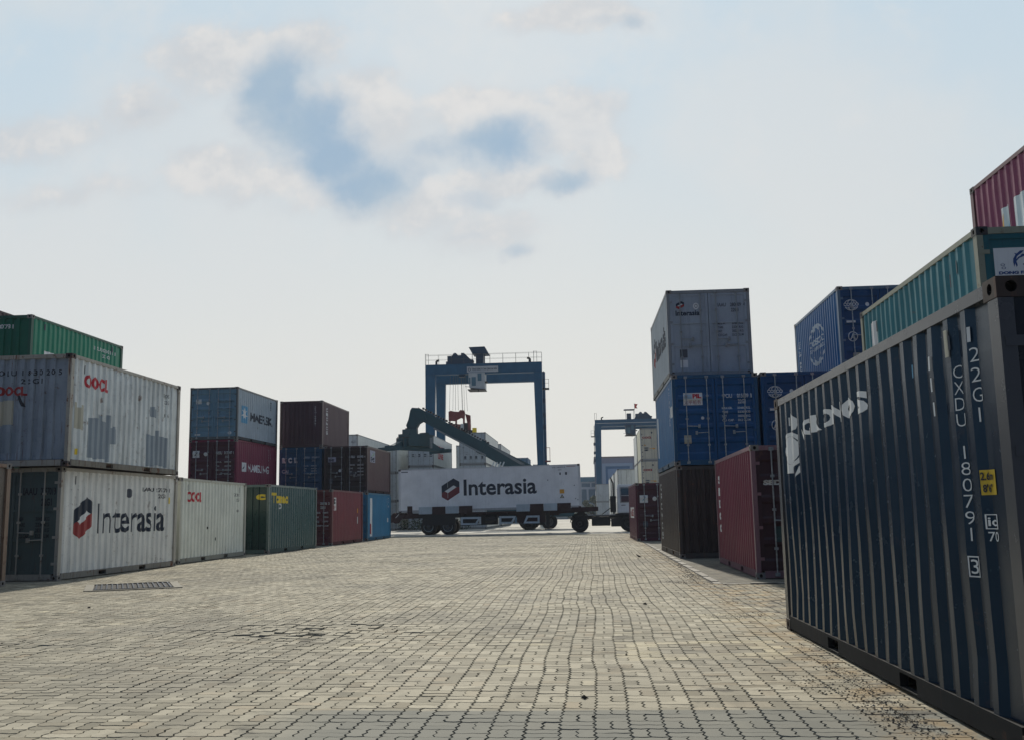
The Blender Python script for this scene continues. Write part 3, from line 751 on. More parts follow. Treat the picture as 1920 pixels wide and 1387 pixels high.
nam.mark('R', 'NAMSUNG', (1.66, 1.06, 3.1, .40), WHITEB, 'lettering', bold=.02); nam.column('R', 'NSSU013347', 4.7, 2.25, .12, .10, .13, WHITE); nam.column('R', '22G1', 5.0, 2.1, .12, .10, .13, WHITE)
nam.mark('E', RECT, (.20, 1.72, .34, .34), WHITEB, 'logo'); nam.mark('E', poly_geo([(.1,.1),(.45,.3),(.9,.95),(.6,.75)]), (.22, 1.76, .3, .26), NAVY, 'logo', off=.007)
nam.mark('E', disc_geo(), (.76, 1.79, .20, .19), WHITE, 'round_plate'); nam.mark('E', 'NSSU', (1.40, 1.86, .30, .15), WHITE, bold=.02); nam.mark('E', '013347 1', (1.80, 1.86, .48, .15), WHITE, bold=.02); nam.mark('E', '22G1', (1.84, 1.68, .2, .11), WHITE); nam.table('E', 1.40, 1.46, WHITE, .8, h=.06, pitch=.2)
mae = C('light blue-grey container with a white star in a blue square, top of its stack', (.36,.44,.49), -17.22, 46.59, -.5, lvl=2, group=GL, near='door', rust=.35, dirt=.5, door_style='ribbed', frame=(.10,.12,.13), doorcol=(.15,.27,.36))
mae.mark('R', RECT, (.55, .88, .95, .86), SKYB, 'logo')
star = [((.5+(.48 if k % 2 == 0 else .19)*cos(pi/2+k*pi/7)), (.5+(.48 if k % 2 == 0 else .19)*sin(pi/2+k*pi/7))) for k in range(14)]
mae.mark('R', poly_geo(star), (.60, .93, .85, .76), WHITEB, 'logo', off=.007); mae.mark('R', 'MAERSK', (1.86, 1.05, 3.35, .46), NAVY, 'lettering', bold=.03)
mae.column('R', 'MSKU', 4.9, 2.25, .12, .09, .12, GREYD); mae.column('R', '22G1', 5.25, 2.2, .12, .09, .12, GREYD)
mae.mark('E', RECT, (.30, 1.78, .28, .24), WHITE, 'label_plate'); mae.mark('E', disc_geo(), (.82, 1.72, .18, .17), WHITE, 'round_plate'); mae.mark('E', 'MSKU', (1.42, 1.82, .26, .12), GREYD); mae.mark('E', '223 447 1', (1.78, 1.82, .45, .12), GREYD); mae.table('E', 1.40, 1.50, GREYD, .8, h=.05, pitch=.16)
mae.mark('E', RECT, (.28, .22, .28, .07), WHITE, 'label_plate'); mae.mark('E', disc_geo(), (1.95, .24, .2, .16), WHITE, 'round_plate')
C('dark container beneath the magenta-red one, out of sight behind the ground row', (.12,.10,.09), -17.22, 46.59, -.5, lvl=0, group=GH)
rcl = C('dark blue container with three spaced white letters, directly under the brown-maroon one', (.008,.075,.16), -14.77, 53.16, 0, lvl=1, group=GL, near='door', rust=.12, dirt=.3)
rcl.rodmat = GALV
rcl.mark('E', 'R', (.16, 1.72, .22, .30), WHITE, 'logo', bold=.10); rcl.mark('E', 'C', (.50, 1.72, .22, .30), WHITE, 'logo', bold=.08); rcl.mark('E', 'L', (.84, 1.72, .18, .30), WHITE, 'logo', bold=.09); rcl.mark('E', 'CAI', (.16, 1.16, .36, .20), WHITE, 'logo', bold=.02)
rcl.mark('E', 'REGU', (1.48, 1.97, .24, .10), WHITE); rcl.mark('E', '503049', (1.84, 1.97, .32, .10), WHITE); rcl.mark('E', '9', (2.22, 1.97, .05, .10), WHITE); rcl.mark('E', '22G1', (1.84, 1.80, .20, .10), WHITE); rcl.table('E', 1.40, 1.52, WHITE, .78, h=.05, pitch=.14)
mar = C('brown-maroon container with small vertical white letters, highest box left of the truck', (.085,.040,.052), -14.77, 53.16, 0, lvl=2, group=GL, rust=.15, dirt=.3, frame=(.09,.05,.055))
mar.column('R', 'CRONOS', .78, 2.05, .46, .20, .26, WHITE, bold=.05); mar.column('E', 'CRXU1503791', 1.98, 2.2, .07, .07, .105, WHITE)
C('dark container beneath the white-lettered dark blue one, out of sight behind the ground row', (.10,.09,.09), -14.77, 53.16, 0, lvl=0, group=GH)
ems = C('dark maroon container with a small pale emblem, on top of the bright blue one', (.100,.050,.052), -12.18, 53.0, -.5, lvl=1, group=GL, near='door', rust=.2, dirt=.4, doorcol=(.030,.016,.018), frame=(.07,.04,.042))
ems.mark('R', RECT, (.75, 1.72, 1.15, .66), plain('emblem_lilac', (.42,.44,.55)), 'logo'); ems.mark('R', poly_geo([(0,0),(.35,.35),(.7,.9),(1,1),(.9,.5),(.6,.2)]), (.9, 2.0, .9, .3), plain('emblem_green', (.30,.42,.33)), 'logo', off=.007); ems.mark('R', 'EMS', (.80, 1.76, 1.0, .26), NAVY, 'lettering', off=.007, bold=.05)
ems.mark('E', RECT, (.22, 1.72, .44, .26), plain('emblem_lilac', (.42,.44,.55)), 'logo'); ems.mark('E', 'EMS', (.25, 1.75, .3, .14), NAVY, off=.007, bold=.05); ems.mark('E', disc_geo(), (.80, 1.16, .17, .16), WHITE, 'round_plate')
ems.mark('E', 'TRLU', (1.50, 1.92, .22, .13), WHITE, bold=.02); ems.mark('E', '033492', (1.86, 1.92, .34, .13), WHITE, bold=.02); ems.mark('E', '4', (2.26, 1.92, .05, .13), WHITE); ems.mark('E', '22G1', (1.88, 1.74, .20, .11), WHITE); ems.table('E', 1.45, 1.50, WHITE, .8, h=.07, pitch=.18)
ems.mark('E', RECT, (.28, .55, .2, .26), GREYD, 'label_plate')
# --- left, third level further out
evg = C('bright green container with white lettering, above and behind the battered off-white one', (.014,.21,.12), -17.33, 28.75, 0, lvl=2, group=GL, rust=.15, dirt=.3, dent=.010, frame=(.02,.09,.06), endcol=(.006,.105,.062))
evg.mark('R', 'EVERGREEN', (.80, .95, 4.4, .62), WHITEB, 'lettering', bold=.09); evg.mark('R', 'EI SU 30 30 10 1', (3.9, 2.13, 1.6, .13), WHITE, bold=.02); evg.mark('R', '22 G1', (4.6, 1.93, .55, .12), WHITE, bold=.02)
evg.mark('E', 'EGSU 30781', (.70, 2.16, 1.12, .14), WHITE, bold=.02)
slats(evg, 'R', .75, 2.22); slats(evg, 'R', 5.2, 2.22)
for k in (0, 1): C('dark green container under the bright green box, hidden behind the left row', (.02,.10,.07), -17.33, 28.75, 0, lvl=k, group=GH)
for k in range(3): C('dark maroon container low in the stack at the far left edge', (.09,.035,.04), -25.15, 36.6, 0, lvl=k, group=GH)
C('dark maroon container at the far left edge, peeking over the bright green one', (.06,.03,.035), -25.15, 36.6, 0, lvl=3, group=GL)
# --- right row
blu = C('dark navy container with white globe logo and yellow height label, nearest at right', (.0022,.014,.034), 2.27, 5.46, .95, side='right', group=GR, near='door', far='wall', rust=.07, dirt=.12, dent=.013, fade=.2,
        frame=(.065,.068,.075), castcol=(.050,.036,.030), rough=.24, coat=0, tint=(.50,.78,1.0), railcol=(.014,.016,.018), doorcol=(.012,.014,.016))
gl = join_geo([(ring_geo(0,360,.80,30,.5,.5,.5,.5), (0,0,1,1)), (ring_geo(0,360,.0,30,.5,.5,.36,.40), (0,0,1,1)), (poly_geo([(0,.5),(.22,.62),(.22,.42)]), (-.28,0,1,1)), (poly_geo([(.0,0),(.5,.0),(.42,.18),(.1,.2)]), (.15,-.12,1,1)),
      (poly_geo([(0,0),(.32,.42),(.22,.10)]), (.8,.15,1,1)), (poly_geo([(0,0),(.45,.08),(.1,.2)]), (.78,.62,1,1)), (poly_geo([(0,0),(.06,.5),(.28,.28),(.20,.05)]), (.60,.98,1,1)), (poly_geo([(0,0),(.25,.10),(.5,-.1),(.46,.06),(.24,.22)]), (.95,.75,1,1)), (poly_geo([(0,0),(.12,.30),(.24,.22)]), (.70,-.25,1,1))])
blu.mark('L', gl, (.34, 1.77, .70, .40), WHITEB, 'logo')
for i, ch in enumerate('CRONOS'): blu.mark('L', ch, (1.30+i*.37, 2.075+i*.006, .34 if ch != 'S' else .30, .165+i*.004), WHITEB, 'logo', bold=.05)
blu.column('L', 'CXDU 180791 ', 5.318, 2.12, .066, .078, .099, WHITEB, bold=-.012); blu.mark('L', '3', (5.330, .935, .05, .085), WHITEB); 
fr = join_geo([(RECT,(0,0,1,.06)),(RECT,(0,.94,1,.06)),(RECT,(0,.06,.10,.88)),(RECT,(.9,.06,.10,.88))])
blu.mark('L', fr, (5.312, .915, .085, .125), WHITEB, 'check_digit_frame')
blu.column('L', '22G1', 5.598, 2.18, .066, .084, .118, WHITEB, bold=-.012)
blu.mark('L', RECT, (5.594, 1.40, .13, .145), plain('height_label_yellow', (.62,.42,.02), .5), 'height_label'); blu.mark('L', '2.6m', (5.600, 1.485, .10, .048), BLACK, 'height_label', off=.008, bold=.03); blu.mark('L', "8'6\"", (5.61, 1.415, .075, .048), BLACK, 'height_label', off=.008, bold=.03)
blu.mark('L', fr, (5.600, 1.205, .10, .085), WHITEB, 'approval_mark'); blu.mark('L', 'ic', (5.616, 1.222, .07, .05), WHITEB, 'approval_mark', bold=.02); blu.mark('L', '70', (5.612, 1.135, .085, .055), WHITEB, 'approval_mark')
for (a, t, m_) in ((.62,2.24,WHITE),(4.98,2.22,WHITE),(4.99,2.08,WHITE),(5.00,1.92,WHITE),(5.60,2.30,WHITE),(4.55,2.23,SKYB),(5.30,2.30,GREYD)):
    blu.mark('L', RECT, (a, t, .022, .09), m_, 'reflector', off=.012)
blu.mark('L', RECT, (5.26, 2.26, .05, .17), PATCHY, 'vent', off=.014)
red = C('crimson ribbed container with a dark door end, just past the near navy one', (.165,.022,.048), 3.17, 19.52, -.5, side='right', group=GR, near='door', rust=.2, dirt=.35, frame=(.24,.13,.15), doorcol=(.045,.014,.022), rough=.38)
red.column('L', 'SEDCO', .52, 1.98, .30, .20, .30, WHITEB, bold=.05); red.column('L', '22G1', 5.35, 2.28, .12, .09, .11, WHITE); red.column('L', 'SIPU12', 5.12, 2.28, .10, .08, .10, WHITE)
red.mark('E', 'SED', (.22, 1.80, .36, .10), WHITE, 'logo', bold=.06); red.mark('E', RECT, (.40, .70, .32, .30), plain('teal_plate', (.03,.07,.07)), 'label_plate')
brn = C('dark brown weathered container at the foot of the grey and blue stack', (.050,.038,.036), 2.46, 28.04, .8, side='right', group=GR, rust=.45, dirt=.4, frame=(.075,.065,.06))
brn.column('L', 'CRONOS', .48, 2.0, .30, .24, .32, WHITE, bold=.05)
pil = C('blue container with a white sign plate on its door, directly under the pale grey one', (.008,.12,.29), 2.42, 28.0, .6, lvl=1, side='right', group=GR, near='door', rust=.15, dirt=.3, doorcol=(.004,.075,.21), frame=(.02,.09,.18))
pil.mark('E', RECT, (.32, 1.72, .54, .35), WHITEB, 'logo'); pil.mark('E', 'PIL', (.58, 1.91, .25, .13), REDM, 'logo', off=.007, bold=.06); pil.mark('E', '太平船务', (.34, 1.74, .48, .12), DREDM, 'logo', off=.007)
for k in range(4): pil.mark('E', RECT, (.34, 1.90+k*.035, .22, .016), SKYB, 'logo', off=.007)
pil.mark('E', 'PCIU', (1.46, 1.90, .24, .12), WHITE, bold=.02); pil.mark('E', '015089', (1.84, 1.90, .32, .12), WHITE, bold=.02); pil.mark('E', '1', (2.22, 1.90, .03, .12), WHITE); pil.mark('E', '22G1', (1.86, 1.74, .22, .12), WHITE, bold=.02); pil.table('E', 1.40, 1.58, WHITE, .84, h=.065, pitch=.115)
pil.mark('E', disc_geo(), (.80, 1.30, .09, .09), WHITE, 'round_plate'); pil.mark('E', RECT, (.30, .62, .20, .24), PATCHY, 'label_plate'); pil.mark('L', RECT, (5.25, 1.42, .4, .32), WHITE, 'label_plate'); pil.mark('L', RECT, (.35, .5, .42, 1.35), WHITEB, 'stripe')
pil.column('L', 'PCIU01508', 4.9, 2.25, .14, .10, .13, WHITE)
gry = C('pale grey container with a small red and navy logo, top of the three-high stack', (.33,.38,.42), 2.41, 28.52, .8, lvl=2, side='right', group=GR, near='door', door_style='flat', rust=.15, dirt=.35, frame=(.24,.26,.27), doorcol=(.30,.35,.40))
gry.hexlogo('E', .28, 2.02, .24, .24); gry.mark('E', 'Interasia', (.26, 1.82, .70, .16), NAVY, 'lettering', bold=.03)
gry.mark('E', disc_geo(), (.78, 2.00, .17, .20), WHITE, 'round_plate'); gry.mark('E', 'O', (.82, 2.04, .09, .12), GREYD, off=.007)
gry.mark('E', 'IAAU', (1.50, 2.06, .24, .11), GREYD, bold=.02); gry.mark('E', '280809', (1.86, 2.06, .32, .11), GREYD, bold=.02); gry.mark('E', '4', (2.24, 2.06, .05, .11), GREYD); gry.mark('E', '22G1', (1.88, 1.90, .22, .11), GREYD, bold=.02)
gry.table('E', 1.48, 1.52, GREYD, .78, ('M.G.W.','TARE','NET','CU.CAP.'), .07, .115); gry.mark('E', RECT, (.34, .57, .22, .24), GREYD, 'label_plate'); gry.mark('E', RECT, (.34, .28, .22, .22), WHITEB, 'label_plate')
gry.hexlogo('L', .8, .95, .9, 1.0); gry.mark('L', 'Interasia', (1.9, 1.05, 3.4, .72), NAVY, bold=.035)
def cosco(cn):
    globe = join_geo([(ring_geo(20,160,.90,14), (0,0,1,1)), (ring_geo(200,340,.90,14), (0,0,1,1)), (ring_geo(30,150,.84,12,.5,.5,.30,.5), (0,0,1,1)), (ring_geo(210,330,.84,12,.5,.5,.30,.5), (0,0,1,1))])
    cn.mark('E', globe, (.19, 1.86, .40, .34), WHITE, 'logo'); cn.mark('E', 'COSCO', (.17, 2.00, .44, .10), WHITE, 'logo', bold=.04); cn.mark('E', 'SHIPPING', (.21, 1.93, .36, .045), WHITE, 'logo', bold=.02)
    cn.mark('E', ring_geo(0,360,.84,24), (.24, .94, .28, .30), WHITE, 'logo'); cn.mark('E', 'A', (.30, 1.0, .16, .17), WHITE, 'logo', bold=.04)
    cn.mark('E', disc_geo(), (.80, 1.98, .11, .12), WHITE, 'round_plate'); cn.mark('E', RECT, (.22, 1.50, .26, .06), WHITE, 'label_strip'); cn.mark('E', RECT, (.36, .35, .20, .26), PATCHY, 'label_plate')
co2 = C('blue container with white outline globe on its door, right of the sign-plate one', (.004,.07,.19), 4.93, 27.95, .2, lvl=1, side='right', group=GR, near='door', rust=.1, dirt=.25, doorcol=(.003,.055,.16)); cosco(co2)
co3 = C('blue container with large outline globe on its long side, highest behind the teal one', (.010,.12,.29), 7.43, 28.77, .1, lvl=2, side='right', group=GR, near='door', rust=.1, dirt=.25, doorcol=(.003,.055,.16), frame=(.10,.17,.24)); cosco(co3)
bigglobe = join_geo([(ring_geo(20,160,.90,18), (0,0,1,1)), (ring_geo(200,340,.90,18), (0,0,1,1)), (ring_geo(30,150,.82,14,.5,.5,.28,.5), (0,0,1,1)), (ring_geo(210,330,.82,14,.5,.5,.28,.5), (0,0,1,1)), (text_geo('COSCO', .04), (.02,.50,.96,.16)), (text_geo('SHIPPING', .02), (.08,.37,.84,.09))])
co3.mark('L', bigglobe, (2.0, .68, 2.2, 1.34), WHITE, 'logo'); co3.column('L', 'CSLU1830205', .35, 1.75, .30, .10, .135, WHITE)
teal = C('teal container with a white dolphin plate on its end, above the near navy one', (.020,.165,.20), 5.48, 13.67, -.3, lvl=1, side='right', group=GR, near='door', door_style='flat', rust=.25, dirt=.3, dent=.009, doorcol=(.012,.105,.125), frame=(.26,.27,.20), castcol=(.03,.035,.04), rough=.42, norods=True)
teal.mark('E', RECT, (.22, 1.88, .54, .40), WHITEB, 'logo')
INK = plain('dolphin_blue', (.02,.06,.20))
teal.mark('E', 'DONG FANG', (.27, 1.90, .52, .045), INK, 'lettering', off=.007, bold=.06)
teal.mark('E', poly_geo([(.28,.0),(.36,.22),(.42,.0),(.50,.10),(.44,.34),(.62,.52),(.98,.66),(1.0,.74),(.86,.78),(.62,.66),(.96,.98),(.72,.97),(.50,.80),(.34,.84),(.42,.74),(.26,.50),(.24,.30)]), (.42, 2.00, .22, .24), INK, 'logo', off=.007)
teal.mark('E', poly_geo([(.1,.0),(.4,.35),(.8,.55),(.9,.9),(.55,.7),(.2,.4)]), (.51, 2.11, .085, .09), WHITEB, 'logo', off=.010)
for (a, t) in ((.30,2.02),(.60,2.02),(.31,1.975),(.61,1.975)): teal.mark('E', ring_geo(0,360,.7,12), (a, t, .06, .035), INK, 'logo', off=.007)
teal.mark('L', RECT, (.62, .9, .34, 1.36), WHITEB, 'logo'); teal.column('L', '太平鲜', .68, 1.98, .20, .18, .3, INK); slats(teal, 'L', 5.2, 2.12); slats(teal, 'L', 1.05, 2.02); slats(teal, 'L', 4.85, 2.0)
C('dark container under the teal one, hidden behind the near navy one', (.08,.07,.07), 5.48, 13.67, -.3, side='right', group=GH)
mag = C('magenta-pink container with a white flame emblem, third level at the upper right edge', (.25,.040,.095), 8.05, 14.0, .6, lvl=2, side='right', group=GR, rust=.12, dirt=.2, dent=.009, frame=(.17,.075,.08), castcol=(.03,.03,.03), rough=.42)
mag.mark('L', RECT, (1.30, .80, .34, .95), WHITEB, 'logo'); mag.mark('L', poly_geo([(.3,0),(.0,.4),(.3,.9),(.5,1),(.45,.6),(.7,.3),(.55,0)]), (1.32, 1.05, .18, .6), ORANGE, 'logo', off=.007); mag.mark('L', poly_geo([(.3,0),(.1,.4),(.5,1),(.6,.5),(.9,.2),(.6,0)]), (1.46, 1.0, .15, .5), SKYB, 'logo', off=.007)
mag.mark('L', RECT, (1.80, .80, 2.6, 1.0), WHITEB, 'logo')
for k in (0, 1): C('container below the magenta box, hidden behind the right row', (.09,.05,.05), 8.05, 14.0, .6, lvl=k, side='right', group=GH)
for k in (0, 1): C('blue container below the highest blue one, hidden behind the right row', (.02,.06,.12), 7.43, 28.77, .1, lvl=k, side='right', group=GH)
C('dark container below the second-level blue one, hidden behind the crimson one', (.06,.05,.05), 4.93, 27.95, .2, lvl=0, side='right', group=GH)
nm2 = C('maroon container with a white and blue square emblem, on the ground beside the truck cab', (.105,.022,.042), 2.03, 44.53, .7, side='right', group=GR, near='door', rust=.15, dirt=.35, doorcol=(.060,.018,.028))
nm2.mark('E', RECT, (.19, 1.70, .36, .34), WHITEB, 'logo'); nm2.mark('E', poly_geo([(.1,.1),(.5,.35),(.95,.95),(.6,.75)]), (.27, 1.74, .22, .26), SKYB, 'logo', off=.007); nm2.mark('E', disc_geo(), (.76, 1.78, .19, .19), WHITE, 'round_plate')
nm2.mark('E', RECT, (.30, .62, .22, .26), GREYD, 'label_plate'); nm2.mark('E', RECT, (.28, .20, .12, .05), WHITE, 'label_plate')
nm2.mark('L', RECT, (1.3, 1.02, 3.0, .50), WHITEB, 'logo'); nm2.mark('L', 'NAMSUNG', (1.5, 1.1, 2.6, .34), DREDM, off=.007, bold=.05)

# ------------------------------------------------------------------ refrigerated stacks behind the truck
RF = (.66,.68,.65); RFO = (.60,.57,.38)
GB = 'refrigerated containers stacked beyond the road'
def reefer(label, X, Y, lvl, side='left', L=L40, col=RF, door='flat', H=HHC, **kw):
    return C(label, col, X, Y, 0, lvl=lvl, side=side, L=L, H=H, kind='reefer', near='door', door_style='flat', rust=kw.pop('rust', .10), dirt=kw.pop('dirt', .3), fade=.3,
             frame=kw.pop('frame', (.30,.31,.31)), doorcol=kw.pop('doorcol', (.50,.54,.56)), dent=0, group=kw.pop('group', GB), **kw)
lv = ('ground-level', 'second-level', 'top')
for k in range(3):
    r = reefer('%s long white container in the row rising behind the maroon emblem box' % lv[k], -18.3, 76.2, k, H=H86)
    if k == 2: r.mark('E', '4531', (1.9, 1.9, .4, .2), GREYD)
    r = reefer('%s long white container half hidden by the trailer tail, further along its row' % lv[k], -17.7, 88.9, k, H=H86)
    if k == 2: r.mark('R', 'HANJIN', (5.2, 1.5, 6.2, .55), GREYD, 'lettering', spacing=1.6)
    if k < 2: r.mark('R', RECT, (1.2, .9, .5, .5), GREYD, 'label_plate')
for k in range(3):
    r = reefer('%s white container with red lettering on its side, behind the stacker spreader' % lv[k], -14.45, 90.2, k, castcol=(.08,.08,.08))
    r.mark('R', 'LINE', (2.6, 1.55, 3.4, .55), REDM, 'lettering', bold=.06)
    r.mark('R', 'LINE', (2.6, .85, 3.4, .55), REDM, 'lettering', bold=.06)
    for a in (.35, .95, 1.5, 2.05): r.mark('E', RECT, (a, .9, .22, .28), GREYD, 'label_plate')
for k in range(3):
    r = reefer('%s white container crossed by the dark stacker boom, its doors towards the truck' % lv[k], -9.35, 88.2, k)
    for a in (.45, .95, 1.45, 2.0): r.mark('E', RECT, (a, .52, .20, .24), GREYD, 'label_plate'); r.mark('E', RECT, (a-.04, .46, .28, .03), GREYD, 'label_plate')
    r.mark('E', RECT, (.3, 1.5, .16, .06), GREYD, 'label_strip'); r.mark('E', RECT, (1.9, 1.9, .3, .06), GREYD, 'label_strip')
    reefer('%s white container next behind the one crossed by the boom' % lv[k], -9.35, 103.6, k)
    r = reefer('%s white container seen as a narrow slice left of the boom container' % lv[k], -11.86, 104.5, k, L=L20)
for k in range(3): C('%s blue container far behind the right end of the boom' % lv[k], (.05,.14,.24), -8.2, 131, 0, lvl=k, near='door', dent=0, H=HHC, group='blue containers far behind the boom')
for k in range(3): reefer('%s pale container just right of the far blue stack' % lv[k], -6.2, 150, k, group='pale containers far behind the boom')
nmz = ('OOCL', 'OOCL', 'OOCL')
for k in range(3):
    r = reefer('%s cream container with red letters on its doors, left of the grey and blue stack' % lv[k], 4.62, 88.0, k, side='right', L=L20, col=RFO, doorcol=(.56,.53,.43))
    r.mark('E', 'OOCL', (.18, 1.95, .85, .20), DREDM, 'logo', bold=.08); r.mark('E', RECT, (.34, .85, .34, .32), NAVY if k == 2 else GREYD, 'label_plate'); r.mark('E', disc_geo(), (.95, 2.4, .16, .16), NAVY, 'round_plate')
    for z in (2.3, 1.8, 1.3, .7, .3): r.mark('E', disc_geo(), (.11, z, .10, .10), GREYD, 'hinge_cap')
    r.mark('E', poly_geo([(0,0),(1,0),(.5,1)]), (.28, .95 if k < 2 else 1.3, .22, .18), ORANGE, 'warning_label'); r.mark('E', RECT, (.80, 1.0, .5, .10), ORANGE, 'label_strip')
    reefer('%s white container directly behind the cream one with red letters' % lv[k], 4.62, 95.3, k, side='right', L=L20)
for j in range(3):
    for k in range(2):
        reefer('%s white container %s in the two-high row behind the truck cab' % (lv[k] if k == 0 else 'upper', ('first', 'second', 'third')[j]), 2.95-.12*j, 105+j*12.5, k, side='right', castcol=(.05,.05,.05))
for k in range(2): reefer('%s pale container end-on beside the far blue-grey hall' % ('lower', 'upper')[k], .95, 160, k, side='right', L=L20, group='pale containers before the hall')
for j in range(4): C('pale container %s from the left in the low far row under the trailer nose' % ('first','second','third','fourth')[j], (.50,.50,.46), -9.5+j*2.6, 190, 0, near='door', dent=0, group='low row of far pale containers')

# ------------------------------------------------------------------ semi-trailer, its reefer, the tractor
STEELR = paint('chassis_maroon', (.030,.009,.012), .55, .25, .5, .3, seed=31)
BLK = paint('grimy_black', (.012,.013,.016), .55, .15, .4, .3, seed=32)
TYRE = plain('tyre_rubber', (.014,.014,.015), .85, 0, .3, 14)
RIM = plain('wheel_rim', (.07,.08,.085), .5, .4, .3, 14)
RIMR = plain('rim_ring', (.34,.38,.38), .45, .4, .3, 14)
PANW = paint('board_white', (.45,.52,.56), .5, .1, .4, .3, seed=33); PANR = paint('board_red', (.030,.008,.012), .5, .1, .4, .3, seed=34)
def lathe(mb, cx, cy, cz, prof, n=28, mi=0):
    """prof: list of (y, r); axis along y"""
    k = len(mb.v)
    for y, r in prof:
        for i in range(n):
            q = 2*pi*i/n; mb.v.append((cx+r*cos(q), cy+y, cz+r*sin(q)))
    for a in range(len(prof)-1):
        for i in range(n):
            j = (i+1) % n; mb.f.append((k+a*n+i, k+a*n+j, k+(a+1)*n+j, k+(a+1)*n+i)); mb.mi.append(mi)
def wheel(parent, cx, y0, cz, r, wd=.27, ring=True, face=-1, rimmat=None):
    """axle along local y; outer face at y0 looking towards -y when face=-1"""
    e = thing('wheel', '', '', (cx, y0, cz)); del e['label']; del e['category']; e.parent = parent
    mb = MB(); s_ = -face
    lathe(mb, 0, 0, 0, [(0, r*.60), (-.0*s_+.0, r*.62), (.012*s_, r*.80), (.03*s_, r*.93), (.05*s_, r*.985), (.075*s_, r), (s_*(wd-.075), r), (s_*(wd-.03), r*.94), (s_*wd, r*.62), (s_*wd, r*.3)], 36)
    for i in range(30):
        q = 2*pi*i/30
        M_ = Matrix.Rotation(q, 4, 'Y'); mb.box((r*.985, s_*.08 if s_ > 0 else -wd+.08, -.018), (r*1.012, s_*(wd-.08) if s_ > 0 else -.08, .018), 0, M_)
    me = mb.mesh('tyre', TYRE, smooth=False); me.polygons.foreach_set('use_smooth', [True]*len(me.polygons)); link('tyre', me, e)
    mb = MB()
    lathe(mb, 0, 0, 0, [(.012*s_, r*.61), (.03*s_, r*.56), (.09*s_, r*.52), (.13*s_, r*.34), (.10*s_, r*.22), (-.02*s_, r*.16), (-.03*s_, .001)], 28)
    for i in range(8):
        q = 2*pi*i/8; mb.tube((r*.40*cos(q), .10*s_, r*.40*sin(q)), (r*.40*cos(q), .06*s_, r*.40*sin(q)), .016, 6)
    mb.build('rim', rimmat or RIM, e)
    if ring:
        mb = MB(); lathe(mb, 0, 0, 0, [(.010*s_, r*.625), (-.004*s_, r*.615), (-.004*s_, r*.575), (.02*s_, r*.56)], 32); mb.build('rim_ring', RIMR, e)
    return e
TY = 65.02
tr = thing('semi_trailer', 'dark maroon skeletal semi-trailer with red and white side boards across the lane end', 'trailer', (0, TY, 0))
mb = MB()
for y in (.55, 1.55):
    mb.beam((-12.9, y, 1.26), (-2.1, y, 1.34), .14, .34); mb.beam((-2.1, y, 1.38), (.48, y, 1.51), .16, .24)
for x in (-12.6,-11.2,-9.8,-8.4,-7.0,-5.6,-4.2,-2.8): mb.beam((x, .05, 1.33+.012*(x+12.8)*.5), (x, 2.4, 1.33+.012*(x+12.8)*.5), .12, .14)
mb.beam((-12.95, 0, 1.36), (-12.95, 2.42, 1.36), .18, .26); mb.beam((.40, .02, 1.53), (.40, 2.42, 1.53), .2, .25)
mb.beam((-1.25, .03, 1.53), (.5, .03, 1.545), .12, .25); mb.beam((-13.0, .04, 1.36), (-1.25, .04, 1.47), .08, .10)
mb.build('chassis_frame', STEELR, tr)
for x in (-12.05,):
    mb = MB(); mb.box((x-.17, -.02, 1.32), (x+.17, .12, 1.92)); mb.build('container_lock', STEELR, tr)
mb = MB(); mb.prism([(-13.3,.95),(-13.05,.78),(-12.8,.80),(-12.55,1.15),(-11.4,1.20),(-11.4,1.30),(-12.6,1.32),(-13.1,1.50),(-13.25,1.40)], -.02, .10, 'xz'); mb.beam((-13.3, .05, 1.1), (-13.3, 2.35, 1.1), .12, .5); mb.build('rear_underrun_frame', STEELR, tr)
mb = MB(); mb.prism([(-13.02,1.18),(-12.80,1.42),(-12.77,1.40),(-12.99,1.16)], -.03, -.022, 'xz'); mb.build('reflector_strip', WHITE, tr)
def boards(x0, z0, dz, h=.47):
    for k in range(4):
        a = x0+k*.905; zz = z0+dz*k
        mb = MB(); mb.prism([(a+.008, zz), (a+.897, zz+dz), (a+.897, zz+dz+h), (a+.008, zz+h)], -.06, -.03, 'xz')
        if k % 2 == 0:
            for e_ in (.10, .48): mb.prism([(a+e_, zz+.06), (a+e_+.32, zz+.065), (a+e_+.32, zz+h-.05), (a+e_, zz+h-.055)], -.066, -.0605, 'xz')
        mb.build('side_board', PANW if k % 2 == 0 else PANR, tr)
boards(-11.45, 1.37, .011); boards(-4.91, 1.44, .011)
mb = MB(); mb.box((-11.2, .0, .62), (-9.0, .1, 1.18)); mb.build('spray_flap', BLK, tr)
for x in (-10.80, -9.50):
    wheel(tr, x, .02, .535, .53, .58); wheel(tr, x, 2.40, .535, .53, .58, face=1, ring=False)
mb = MB()
for x in (-10.8, -9.5): mb.tube((x, .4, .53), (x, 2.1, .53), .07, 10); mb.beam((x-.5, .5, .95), (x+.5, .5, .95), .09, .12); mb.beam((x-.5, 1.6, .95), (x+.5, 1.6, .95), .09, .12)
mb.build('axles', BLK, tr)
mb = MB(); mb.box((-11.5, .02, 1.12), (-8.7, .3, 1.36)); mb.build('wheel_arch_rail', BLK, tr)
mb = MB(); mb.box((-8.6, .25, .72), (-7.5, .9, 1.25)); mb.box((-7.3, .3, .62), (-6.2, .8, 1.25)); mb.box((-6.0, .2, .68), (-5.1, .8, 1.25)); mb.beam((-8.7, .3, .60), (-6.2, .3, .64), .06, .05); mb.tube((-7.0,.25,.95),(-6.35,.25,.95),.17,12); mb.build('equipment_box', BLK, tr)
mb = MB(); mb.box((-4.9, .3, .70), (-3.0, 1.0, 1.32)); mb.build('spare_wheel_carrier', STEELR, tr)
